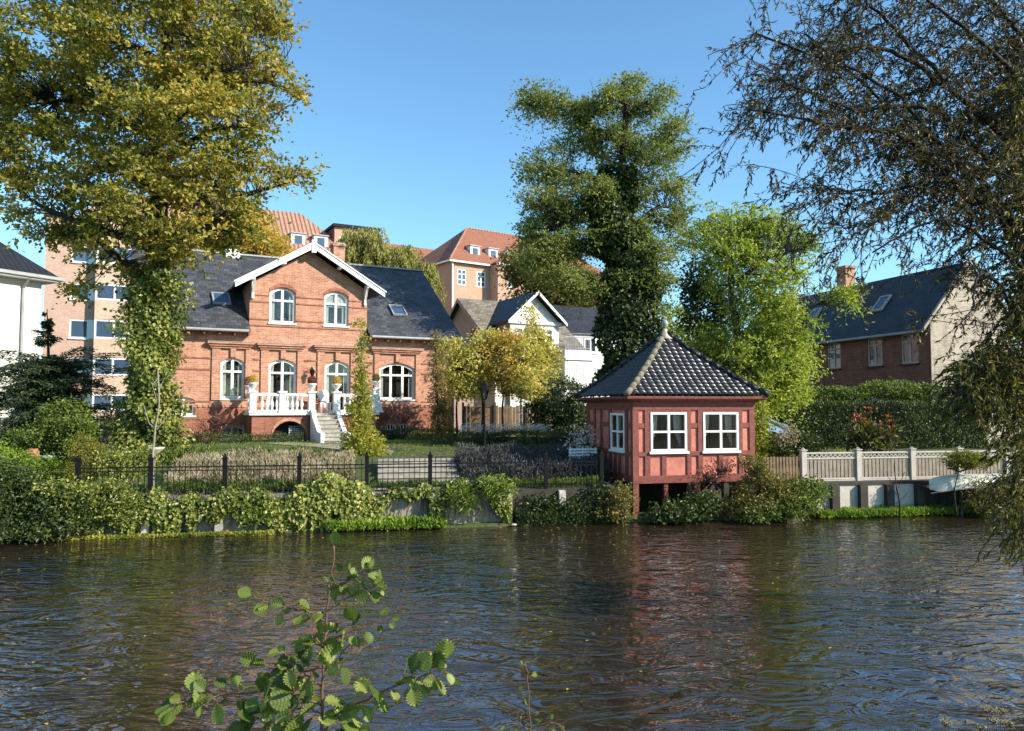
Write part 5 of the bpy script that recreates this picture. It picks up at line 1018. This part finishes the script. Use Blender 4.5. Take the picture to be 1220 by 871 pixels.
bush('yellow_ground_shrub', 'low yellow-green cushion plants around the terracotta jar on the left bank', 'shrub', at0(25, 22.2, 1.1), [pb(15, 548, 22, 30, 12, .5), pb(50, 553, 21.7, 26, 9, .4), pb(0, 540, 22.4, 20, 14, .5)], 3600, .07, M['waterplant'])
bush('rounded_hedge', 'rounded golden-green clipped hedge behind the left end of the railing', 'hedge', at0(108, 21.8, 1.0), [pb(97, 550, 21.8, 15, 34, .45), pb(112, 556, 21.8, 16, 32, .45), pb(103, 580, 21.5, 20, 22, .5)], 8000, .05, M['yew'], rc=.08, per=18, gap=0, inner=.8)
bush('flowering_hedge', 'loose pale-flecked flowering hedge at the foot of the ivy-clad beech', 'hedge', at0(150, 21.9, 1.05), [pb(138, 560, 21.8, 26, 26, .5), pb(165, 560, 21.9, 22, 30, .5), pb(150, 580, 21.5, 34, 20, .5)], 6500, .075, M['ivy'])
bush('left_bank_thicket', 'dark tangled shrubs covering the left river bank below the lawn', 'shrub', (-13.2, 18.6, .1), [pb(20, 600, 18.9, 42, 42, .7), pb(70, 610, 19, 40, 30, .7), pb(110, 612, 19.3, 24, 26, .5), pb(45, 635, 18.5, 50, 14, .5), pb(-20, 590, 18.8, 40, 50, .8), pb(0, 640, 18.2, 30, 16, .5)], 17000, .095, M['hedge'], gap=.22)
bush('left_bank_bramble', 'sunlit light green bramble on the left bank next to the first wall post', 'shrub', (-11.3, 19.2, .1), [pb(60, 590, 18.9, 34, 20, .5), pb(95, 598, 19.1, 30, 22, .5), pb(132, 600, 19.3, 28, 26, .45), pb(155, 610, 19.4, 22, 20, .4)], 6500, .085, M['ivy'], gap=.35)
# ivy hanging over the retaining wall
n = 46000; s = RNG.uniform(sx(100), sx(606), n); u = RNG.random(n); dens = wob(np.stack([s * 1.7, s * 0, s * .6], -1), 1.); k = (dens * 1.3 + .1 > u) & (wob(np.stack([s * 6, s * 0, u * 1.2], -1)) > .22 + .36 * u)
gapm = (s > sx(458)) & (s < sx(512)) & (u > .22); k &= ~gapm; s, u = s[k], u[k]; dens = dens[k]
low = (s < sx(400)); zt_ = 1.0 + .16 * np.sin(s * 2.3) * np.sin(s * 5.1 + 1); hump = np.clip(1 - ((s - sx(560)) / 1.0) ** 2, 0, 1) * .28 + np.clip(1 - ((s - sx(400)) / 1.1) ** 2, 0, 1) * .34
z = (zt_ + hump) - u * (1.05 + hump) + RNG.normal(size=len(s)) * .04; b_ = .25 - .18 * np.sin(np.clip(u, 0, 1) * 3.1) * dens - .18 * hump + RNG.normal(size=len(s)) * .07 + (u < .15) * RNG.uniform(-.1, .35, len(s))
P = np.array([bk(a, c, e) for a, c, e in zip(s, b_, np.maximum(z, .03))])
iv = thing('wall_ivy', 'ivy and bramble hanging in curtains over the concrete river wall below the railing', 'ivy'); leaves('foliage', P, norm(RNG.normal(size=P.shape) * .6 + [.1, -.5, -.8]), norm(RNG.normal(size=P.shape) * .45 + [.3, -1., .6]), .105 * RNG.uniform(.5, 1.3, len(P)), M['ivy'], iv, .85, np.clip(dens + RNG.normal(size=len(s)) * .2, 0, 1))
S = []; E_ = []
for i in range(260):
    a = RNG.uniform(sx(100), sx(606)); p = bk(a, .2, RNG.uniform(.9, 1.2)); 
    for j in range(5): q = p + np.array([RNG.normal() * .06, RNG.normal() * .03 - .01, -RNG.uniform(.08, .22)]); S.append(p); E_.append(q); p = q
segtubes('stems', np.array(S), np.array(E_), .008, .006, M['bark'], iv)
def strip(name, label, cat, s0, s1, b0, b1, z0, z1, n, size, mat, asp=.5, up=1., kind=None, top=0):
    s = RNG.uniform(s0, s1, n); b = RNG.uniform(b0, b1, n); z = RNG.uniform(0, 1, n) ** .7 * (z1 - z0) * (.45 + .55 * wob(np.stack([s * 2.5, b * 3, s], -1))) + z0
    P = BO + np.outer(s, BD) + np.outer(b, BN) + np.outer(z, [0, 0, 1.]); D = norm(RNG.normal(size=P.shape) * .5 + [0, 0, up]); o = leaves(name, P, D, norm(RNG.normal(size=P.shape) + [.2, -.6, .3]), size * RNG.uniform(.6, 1.3, n), mat, None, asp, wob(P, 2.), kind=kind)
    if label: tag(o, label, cat)
    return o
strip('water_plants', None, None, sx(395), sx(530), -.25, .3, .02, .33, 6500, .10, M['waterplant'], .45, kind='stuff'); strip('bank_grass', None, None, sx(960), sx(1165), -.35, .32, .0, .26, 9500, .10, M['waterplant'], .35, kind='stuff')
strip('moss_edge', None, None, sx(75), sx(330), -.25, .12, 0., .05, 3500, .07, M['yellowcol'], .6, .2, 'stuff'); strip('bank_weeds', None, None, sx(612), sx(740), -.1, .35, 0, .45, 5500, .09, M['hedge'], .5, kind='stuff')
strip('wall_top_grass', None, None, sx(100), sx(720), .5, 1.0, .97, 1.22, 12000, .11, M['grass'], .16, kind='stuff')
for i, (x, y, lb) in enumerate(((300, 606, 'tuft of long arching leaves hanging over the wall below the lavender bed'), (398, 590, 'tall tuft of narrow weeds on the wall below the yellow column shrub'), (548, 590, 'clump of narrow green weeds on the wall right of the stone steps'), (214, 612, 'dry clump of narrow weeds between the second and third wall posts'), (590, 575, 'upright weeds around the railing post left of the dark wall'))):
    c = at(x, y, 20.6 if x > 350 else 19.9); bush('arching_plant', lb, 'plant', (c[0], c[1] - .1, max(.05, c[2] - .45)), [(c, (.30, .12, .28)), (c + np.array([.2, -.03, -.2]), (.25, .1, .2))], 420, .19, M['lavender'] if i == 3 else M['grass'], asp=.16, per=6, gap=0, upn=.1, frac=1.)
n = 260; fp = np.stack([RNG.uniform(-14, 12, n), np.zeros(n), np.full(n, .012)], -1); fp[:, 1] = 20.9 + .1845 * fp[:, 0] - RNG.random(n) ** 2 * 12 - .2; leaves('floating_leaves', fp, unit(n) * [1, 1, .05], np.tile([0, 0, 1.], (n, 1)) + unit(n) * .15, .06, M['autumn'], None, .7, kind='stuff')
# lawn on the left and meadow behind the railing
def scatter(name, n, s0, s1, b0, b1, h, size, mat, asp, kind='stuff', zoff=0.):
    s = RNG.uniform(s0, s1, n); b = RNG.uniform(b0, b1, n); P = BO + np.outer(s, BD) + np.outer(b, BN); P[:, 2] = ground_z(P[:, 0], P[:, 1]) + RNG.random(n) * h * (.4 + .6 * wob(P * [1, 1, 0], 2.2)) + zoff
    D = norm(RNG.normal(size=P.shape) * .45 + [0, 0, 1.]); return leaves(name, P, D, norm(RNG.normal(size=P.shape) + [.2, -.6, .2]), size * RNG.uniform(.6, 1.3, n), mat, None, asp, wob(P, 1.7), kind=kind)
scatter('lawn_grass', 26000, -18, -10.8, 1.2, 7, .02, .07, M['grass'], .2); scatter('garden_grass', 22000, -11, 14, 4., 13, .02, .09, M['grass'], .2)
scatter('lavender_bed', 30000, sx(190), sx(425) - .1, .9, 3.4, .52, .12, M['lavender'], .22, zoff=.0); scatter('lavender_greens', 8000, sx(190), sx(420), .8, 1.6, .3, .09, M['shrub'], .4)
scatter('green_border', 9000, -10.5, -5.5, 3.4, 4.3, .42, .09, M['shrub'], .5)
scatter('shaded_border', 20000, sx(556), sx(745), 1.2, 3.6, .62, .10, M['darkflower'], .35)
# clipped hedges
def hedge(name, label, O_, rot, Lx_, Ly, Hh, n, mat, size=.07, top=None):
    t = thing(name, label, 'hedge', O_, rot); f = RNG.random(n); q = RNG.random((n, 3)); P = q * [Lx_, Ly, Hh]; Nn = np.zeros((n, 3)); a = np.array([Ly * Lx_, Lx_ * Hh * 1.4, Ly * Hh]); a = np.cumsum(a / a.sum())
    i = f < a[0]; P[i, 2] = Hh; Nn[i] = [0, 0, 1]; i = (f >= a[0]) & (f < a[1]); P[i, 1] = np.where(q[i, 1] < .8, 0, Ly); Nn[i, 1] = np.where(q[i, 1] < .8, -1, 1); i = f >= a[1]; P[i, 0] = np.where(q[i, 0] < .5, 0, Lx_); Nn[i, 0] = np.where(q[i, 0] < .5, -1, 1)
    P += Nn * (RNG.normal(size=(n, 1)) * .05 + (wob(P, 1.6)[:, None] - .5) * .16); P[:, 2] = np.maximum(P[:, 2], .02)
    leaves('foliage', P, norm(RNG.normal(size=P.shape) * .7 + Nn * .5 + [0, 0, .2]), norm(Nn + RNG.normal(size=P.shape) * .5), size * RNG.uniform(.6, 1.3, n), M[mat], t, .65, wob(P, 1.3))
    mb = MB(); mb.box(.12, Lx_ - .12, .12, Ly - .12, 0, Hh - .12, M['barkdark']); mb.build('core_occluder', t); return t  # solid dark box added inside to block light and view through the leaves
hedge('tall_hedge', 'tall dark clipped hedge with sunlit top behind the lattice fence', at0(938, 28.7, 1.5), rad(6), 8., 1.6, 1.78, 30000, 'hedge', .08)
hedge('clipped_hedge', 'low clipped hedge in shade below the board fence', at0(548, 29.5, 1.65), rad(6), 5.2, 1.0, .5, 9000, 'hedge', .06)
hedge('box_hedge', 'small dark box hedge in front of the right half of the villa', vpt(3.0, -2.2, 1.7), rad(28), 4.4, .9, .42, 6000, 'hedge', .06)
hedge('villa_hedge', 'low dark hedge along the foot of the left half of the villa', vpt(-5.4, -2.4, 1.65), rad(28), 5.6, .6, .34, 6000, 'hedge', .06)
bush('hedge_top_shrubs', 'light green shrubs rising above the tall hedge below the right brick house', 'shrub', at0(1010, 31.5, 1.7), [pb(965, 470, 31.5, 36, 9, 1), pb(1005, 470, 31.5, 30, 9, 1), pb(1060, 464, 31.5, 36, 10, 1), pb(1100, 468, 31.5, 26, 10, 1)], 8500, .11, M['shrub'], gap=.05)
bush('round_box_bush', 'rounded box bush right of the basement windows of the villa', 'shrub', at0(500, 33.2, 1.7), [pb(502, 528, 33.2, 20, 14, .6)], 2600, .06, M['hedge'], inner=.8, gap=0)
bush('low_box_bush', 'low dark bush between the small column tree and the stone steps', 'shrub', at0(530, 30, 1.65), [pb(536, 530, 30, 22, 12, .6)], 2600, .07, M['hedge'], inner=.7, gap=0)
# yellow column in front of the villa
yb = at0(432, 25.5, 1.62); t = bush('yellow_column_shrub', 'tall slender yellow-green climber column widening at its base right of the terrace', 'shrub', yb, [pb(431, 400, 25.5, 5, 22, .13), pb(429, 435, 25.5, 7, 30, .18), pb(431, 470, 25.5, 9, 26, .25), pb(428, 500, 25.5, 17, 30, .45), pb(432, 535, 25.3, 26, 28, .6), pb(445, 552, 25, 16, 18, .5)], 9500, .085, M['yellowcol'], rc=.13, per=12, gap=.15, asp=.75, inner=.2)
mb = MB(); mb.tube(limb((0, 0, 0), at(430, 395, 25.5) - yb, .01), [.05, .045, .04, .035, .03, .02, .012], M['bark'], 7); mb.build('stem', t, True)
yb = at0(523, 31.5, 1.7); t = bush('dark_column_tree', 'thin dark columnar tree trained up the right corner of the villa', 'tree', yb, [pb(519, 405, 31.5, 5, 12, .2), pb(520, 440, 31.5, 9, 26, .3), pb(524, 475, 31.5, 12, 22, .35), pb(526, 502, 31.5, 13, 18, .4)], 4200, .09, M['brownleaf'], rc=.12, gap=.1, inner=.2)
mb = MB(); mb.tube(limb((0, 0, 0), at(519, 398, 31.5) - yb, .01), [.06, .05, .045, .04, .03, .02, .012], M['barkdark'], 7); mb.build('stem', t, True)
# row of young golden trees
for i, (x, Y, bl, ncl, mt, lb) in enumerate([
    (545, 33, [(545, 442, 28, 20), (538, 415, 18, 12), (552, 466, 22, 10)], 150, 'goldpale', 'leftmost young tree of the golden row, pale yellow-green, next to the villa corner'),
    (574, 33.5, [(572, 432, 32, 24), (560, 458, 26, 12), (582, 405, 22, 12)], 260, 'goldpale', 'golden-orange young tree directly behind the lamp post lantern'),
    (600, 33, [(602, 432, 30, 26), (612, 458, 26, 14), (604, 404, 18, 10)], 250, 'autumn', 'golden young tree with dark stem right of the lamp post'),
    (621, 32.5, [(624, 430, 22, 30), (630, 462, 20, 14)], 170, 'goldpale', 'golden young tree with pale thin stem at the right end of the row'),
    (640, 34, [(636, 410, 20, 24), (648, 442, 20, 22), (632, 378, 8, 14), (655, 420, 12, 12)], 200, 'goldpale', 'taller thin yellow-green young tree in front of the white villa dormer')]):
    tree('young_tree', lb, 'tree', at0(x, Y, 1.7), [at(x, 470, Y), at(x + 2, bl[0][1], Y)], [], [pb(a, b, Y, c * 1.05, d * 1.05) for a, b, c, d in bl], ncl, 20, .2, .4, .13, M[mt], M['barkpale'] if i == 3 else M['barkdark'], .055, .65, .3, .1, .8, .014, group='young golden trees by the board fence', gk=2.2, upn=.3)
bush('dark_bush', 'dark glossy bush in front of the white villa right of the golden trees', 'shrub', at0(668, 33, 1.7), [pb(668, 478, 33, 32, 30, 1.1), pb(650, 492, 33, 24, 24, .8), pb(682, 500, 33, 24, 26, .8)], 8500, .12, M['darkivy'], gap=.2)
bush('pink_flower_bed', 'pale pink flowers in front of the board fence', 'flowers', at0(600, 31, 1.7), [pb(x, 511, 31, 12, 5, .3) for x in (560, 580, 602, 625, 642)], 1500, .08, M['flower'], gap=.3, frac=.6)
bush('white_flower_shrub', 'white-flowering shrub beside the garden bench left of the pavilion', 'shrub', at0(688, 24.2, 1.05), [pb(688, 532, 24.2, 14, 18, .4), pb(700, 520, 24.2, 10, 12, .3)], 700, .07, M['flower'], gap=.2, frac=.8, per=6)
t = bush('canna_plant', 'tall canna lilies with orange-red flowers and bronze leaves behind the lattice fence', 'flowers', at0(1042, 24.6, 1.15), [pb(1042, 525, 24.6, 22, 14, .4), pb(1030, 518, 24.6, 14, 12, .3), pb(1058, 522, 24.6, 10, 12, .3)], 420, .30, M['cannaleaf'], per=5, asp=.35, gap=0, upn=.2)
cc = [at(x, y, 24.6) - at0(1042, 24.6, 1.15) for x, y in ((1036, 488), (1020, 496), (1019, 503), (1050, 505), (1058, 496), (1034, 506), (1063, 508), (1028, 500), (1045, 510))]
P = np.repeat(np.array(cc), 9, 0) + RNG.normal(size=(81, 3)) * [.055, .05, .05]; leaves('flower_heads', P, unit(81) + [0, 0, .5], unit(81), .10, M['cannaflower'], t, .6)
S = np.array([[RNG.normal() * .15, 0, 0] for _ in cc]); segtubes('flower_stems', S, np.array(cc), .012, .008, M['bark'], t, 4)
bush('dried_stalks', 'dry brown stalks beside the picket fence in front of the parked car', 'plant', at0(940, 24.2, 1.05), [pb(936, 520, 24.2, 10, 12, .3), pb(945, 515, 24.2, 6, 12, .3)], 260, .09, M['lavender'], gap=0, frac=1., per=5)
bush('under_hedge_shrub', 'dark green shrubs behind the picket fence below the car', 'shrub', at0(935, 25, 1.1), [pb(930, 533, 25, 26, 12, .5), pb(960, 530, 25, 18, 14, .5)], 3200, .09, M['hedge'])
# bank shrubs around the pavilion
bush('pavilion_bush', 'glossy dark green bush among the posts under the pavilion', 'shrub', at0(812, 21.5, .1), [pb(815, 610, 21.5, 30, 12, .45), pb(795, 614, 21.4, 22, 9, .35), pb(838, 600, 21.6, 16, 14, .35)], 3800, .10, M['hedge'], gap=.1)
bush('corner_bush', 'dry yellowish bush at the foot of the left pavilion post', 'shrub', at0(740, 21.3, .1), [pb(740, 600, 21.3, 13, 24, .35), pb(726, 608, 21.4, 16, 14, .35)], 1900, .09, M['ivybrown'], gap=.4)
bush('shaded_bank_bush', 'dark overhanging bush on the shaded wall left of the pavilion', 'shrub', at0(668, 21.4, .1), [pb(640, 600, 21.35, 26, 9, .2), pb(680, 604, 21.4, 30, 10, .25), pb(712, 590, 21.6, 16, 14, .3)], 3000, .085, M['darkivy'], gap=.35)  # shade of this spot put into the leaf colour
bush('red_creeper_bush', 'reddish autumn shrub in front of the right half of the pavilion wall', 'shrub', at0(848, 21.6, .1), [pb(845, 566, 21.6, 26, 9, .25), pb(862, 556, 21.6, 16, 9, .25), pb(828, 572, 21.5, 14, 7, .25)], 620, .07, M['redleaf'], gap=.2, frac=.9, per=5)
bush('right_bank_bush', 'large mixed green and brown bush at the right corner of the pavilion', 'shrub', at0(905, 21.8, .1), [pb(905, 585, 21.8, 26, 28, .5), pb(930, 590, 22, 28, 22, .5), pb(885, 608, 21.6, 22, 14, .4), pb(898, 556, 21.8, 14, 12, .35), pb(955, 592, 22.2, 24, 16, .4)], 9500, .085, M['ivybrown'], gap=.32)
bush('green_bank_bush', 'fresh green low bush right of the large mixed bush on the bank', 'shrub', at0(945, 21.9, .1), [pb(940, 600, 21.8, 36, 16, .4), pb(965, 583, 22, 18, 12, .4), pb(905, 612, 21.5, 24, 10, .4)], 5500, .085, M['shrub'])
bb_ = at0(905, 24.6, 1.1); bush('pale_climber', 'yellow-green climber on the right corner of the pavilion', 'climber', bb_, [pb(906, 500, 24.6, 8, 30, .25), pb(904, 535, 24.6, 9, 26, .25)], 2300, .09, M['robinia'], gap=.05)
# domed little tree in front of the canoe
tree('domed_tree', 'little umbrella-shaped tree in front of the canoe', 'tree', at0(1136, 22.65, .05), [at(1137, 590, 22.65), at(1142, 562, 22.65)], [at(1130, 558, 22.65), at(1160, 556, 22.65)], [pb(1153, 549, 22.65, 28, 8, .5), pb(1150, 543, 22.65, 18, 5, .4)], 170, 26, .13, .3, .065, M['yew'], M['barkdark'], .035, .5, .05, .3, .8, .008)
bush('canoe_thicket', 'dry olive thicket right of the domed tree in front of the canoe', 'shrub', at0(1180, 22.7, .05), [pb(1180, 598, 22.7, 30, 16, .5), pb(1205, 585, 22.7, 22, 22, .5), pb(1165, 580, 22.8, 18, 10, .4)], 3800, .10, M['willow'], gap=.2, asp=.35, frac=.6)
def bare(name, label, base, segs, r, mat):
    t = thing(name, label, 'sapling', base); S, E_, R0_ = [], [], []
    for a, b, rr in segs: P = limb(np.array(a) - base, np.array(b) - base, .05, 6); S += list(P[:-1]); E_ += list(P[1:]); R0_ += [rr] * 5
    segtubes('stem', np.array(S), np.array(E_), np.array(R0_), np.array(R0_) * .8, M[mat], t, 6); return t
Y = 19.9; b0 = at0(186, Y, .95); bare('bare_sapling', 'pale bare sapling rising through the railing in front of the ivy-clad beech', b0, [(b0, at(185, 510, Y), .03), (at(185, 510, Y), at(188, 440, Y), .022), (at(186, 512, Y), at(178, 505, Y), .014), (at(178, 505, Y), at(170, 480, Y), .01), (at(187, 512, Y), at(196, 500, Y), .014), (at(196, 500, Y), at(206, 485, Y), .01), (at(188, 470, Y), at(196, 450, Y), .008), (at(187, 480, Y), at(180, 455, Y), .008)], .02, 'barkpale')
Y = 21.9; b0 = at0(1069, Y, -.1); bare('dark_sapling', 'thin dark leafless sapling standing in the water in front of the lattice fence', b0, [(b0, at(1068, 580, Y), .028), (at(1068, 580, Y), at(1066, 550, Y), .015), (at(1068, 590, Y), at(1060, 570, Y), .01), (at(1068, 585, Y), at(1078, 562, Y), .009), (at(1061, 572, Y), at(1055, 560, Y), .006), (at(1067, 600, Y), at(1082, 586, Y), .008)], .02, 'barkdark')
bush('bare_red_shrub', 'leafless reddish shrub against the villa wall beside the basement window', 'shrub', vpt(-3.2, -1.0, 1.7), [(vpt(-3.2, -1.0, 2.5), (.75, .5, .6)), (vpt(-2.7, -1.0, 2.9), (.5, .4, .5))], 420, .05, M['redleaf'], per=3, gap=0, frac=1., bark=M['twigred'])
bush('wall_rose', 'reddish rose sprays against the villa wall right of the terrace', 'shrub', vpt(4.3, -.5, 1.7), [(vpt(4.4, -.5, 2.9), (.6, .25, .4)), (vpt(5.3, -.4, 2.7), (.5, .2, .25)), (vpt(3.2, -1.2, 4.1), (.35, .3, .3))], 420, .08, M['redleaf'], per=4, gap=0, frac=1., bark=M['twigred'])

# ------------------------------------------------------------------ near foliage at the bottom of the picture
def leafsurf(n_v=4):
    """alder leaf outline, rounded, toothed and pleated along side veins: returns unit verts (x along, y across, z up) and quads"""
    nx, ny = 45, 9; V_ = []; F_ = []
    for i in range(nx):
        t_ = i / (nx - 1); w_ = .40 * math.sin(math.pi * min(1, t_ ** 1.05)) ** .62 * (1 + .0 * t_)
        if i in (0,): w_ = .02
        if i == nx - 1: w_ = .02
        for j in range(ny):
            v = (j / (ny - 1) - .5) * 2; tooth = 1 + .07 * math.sin(i * 1.9) * (abs(v) > .9)
            x = t_ + abs(v) * .10 * (1 - t_); z = .10 * abs(v) + .042 * math.sin(math.pi * 2 * (t_ * 7 - abs(v) * 1.6)) * min(1, abs(v) * 2.2) - .18 * (t_ - .4) ** 2
            V_.append((x, v * w_ * tooth, z))
    for i in range(nx - 1):
        for j in range(ny - 1): a = i * ny + j; F_.append((a, a + 1, a + ny + 1, a + ny))
    return np.array(V_), np.array(F_)
LV, LF_ = leafsurf()
def bigleaves(name, P, D, N, size, mat, parent):
    P, D, N = np.array(P), norm(np.array(D)), np.array(N); S = norm(np.cross(N, D)); N = norm(np.cross(D, S)); n = len(P); cur = RNG.uniform(.3, 1.9, (n, 1, 1))
    V_ = P[:, None] + size[:, None, None] * (LV[None, :, 0:1] * D[:, None] + LV[None, :, 1:2] * S[:, None] + cur * LV[None, :, 2:3] * N[:, None])
    F_ = (LF_[None] + np.arange(n)[:, None, None] * len(LV)).reshape(-1, 4); k = len(LF_)
    return npmesh(name, V_.reshape(-1, 3), F_, mat, parent, True, None, {'rnd': np.repeat(RNG.random(n), k), 'clump': np.repeat(RNG.random(n), k)})
def sapling(name, label, base, branches, Y, mat, dens, lsz, jit=.5):
    base = np.array(base, float); t = thing(name, label, 'sapling', base); P, D, N, SZ, St, Et = [], [], [], [], [], []; mb = MB()
    for pts, r, k in branches:
        q = sm([at(x, y, Y + dy) if len(c) == 3 else at(x, y, Y) for c in pts for x, y, dy in [(c[0], c[1], c[2] if len(c) == 3 else 0)]], 26) - base; q[1:] += RNG.normal(size=q[1:].shape) * .0012
        mb.tube(q, [r * (1 - .7 * i / 25) + .0006 for i in range(26)], M['twigred'], 7)
        k = int(k * 1.7)
        for i in range(k):
            f = (i + .6) / k; f = .12 + .88 * f; j = min(25, int(f * 25)); p = q[j]; d = q[min(25, j + 1)] - q[max(0, j - 1)]; d = d / np.linalg.norm(d); side = np.array([d[2], 0, -d[0]]) * (1 if i % 2 else -1)
            if i == k - 1: side *= .1
            dd = d * .6 + side * .9 + RNG.normal(size=3) * jit; dd[1] -= .15; dd /= np.linalg.norm(dd); e = p + dd * .012; St.append(p); Et.append(e); P.append(e); D.append(dd + np.array([0, 0, -.35])); N.append(np.array([.15, -.55, .75]) + RNG.normal(size=3) * .7); SZ.append(lsz * RNG.uniform(.55, 1.35) * (.75 + .25 * (p[2] < 1.25)))
    mb.build('stem', t, True); segtubes('leaf_stalks', np.array(St), np.array(Et), .0009, .0007, M['twigred'], t); bigleaves('leaves', P, D, N, np.array(SZ), mat, t); return t
Yn = 1.55; foot = at(374, 871, Yn); foot[2] = 1.5
sapling('alder_sapling', 'alder sapling with broad pleated leaves rising from the near bank in front of the river', foot, [
    ([(372, 1300), (375, 990), (383, 871), (385, 800), (388, 740), (394, 695), (398, 650)], .0034, 8), ([(382, 840), (354, 828, -.03), (336, 824), (273, 827), (239, 833), (206, 838, -.05)], .0018, 22), ([(386, 870), (414, 846), (463, 821), (498, 808), (532, 794)], .0018, 19),
    ([(387, 740), (367, 729), (336, 723), (305, 713)], .0013, 7), ([(391, 727), (410, 715), (429, 704), (458, 694)], .0012, 7), ([(395, 702), (417, 690), (438, 677)], .0011, 6), ([(387, 765), (417, 752), (438, 743), (466, 736)], .0012, 7), ([(384, 796), (354, 800), (330, 796), (314, 794)], .0013, 8),
    ([(384, 820), (368, 806), (350, 790), (338, 778)], .0012, 8), ([(385, 850), (360, 845), (330, 852), (300, 858)], .0013, 9), ([(384, 800), (400, 788), (412, 772)], .0011, 5), ([(384, 862), (400, 852), (412, 862), (440, 878)], .0012, 7), ([(386, 775), (378, 762), (372, 748)], .001, 4), ([(383, 900), (350, 880), (320, 872)], .0013, 7)], Yn, M['alder'], 1, .037)
foot = at(632, 900, 1.9); foot[2] = 1.5
sapling('thin_sprig', 'thin leafy sprig standing at the bottom edge right of the alder sapling', foot, [([(636, 1150), (633, 960), (632, 860), (626, 790)], .0016, 9), ([(632, 870), (612, 862), (598, 868)], .001, 4), ([(633, 880), (655, 862), (672, 866)], .001, 4)], 1.9, M['shrub'], 1, .016)
foot = at(1180, 871, 2.1); foot[2] = 1.5; t = thing('dry_seed_heads', 'dry brown seed heads on thin stalks at the bottom right corner', 'plant', foot); S = []; E_ = []; P = []
for x, y in ((1176, 845), (1192, 848), (1183, 858), (1127, 861), (1168, 866), (1200, 862)):
    c = at(x, y, 2.1) - foot; r = np.array([c[0] * .6 + .01, 0, -.05]); m_ = (c + r) / 2 + RNG.normal(size=3) * .01; S += [r, m_]; E_ += [m_, c - [0, 0, .01]]
    for _ in range(16): d = unit(1)[0] * [1, 1, .5] * .013; d[2] = abs(d[2]); S.append(c - [0, 0, .01]); E_.append(c + d); P += [c + d + RNG.normal(size=3) * .0018 for _ in range(7)]
segtubes('stalks', np.array(S), np.array(E_), .0011, .0008, M['twigred'], t, 4); P = np.array(P); leaves('seeds', P, unit(len(P)), unit(len(P)), .005, M['lavender'], t, .7)
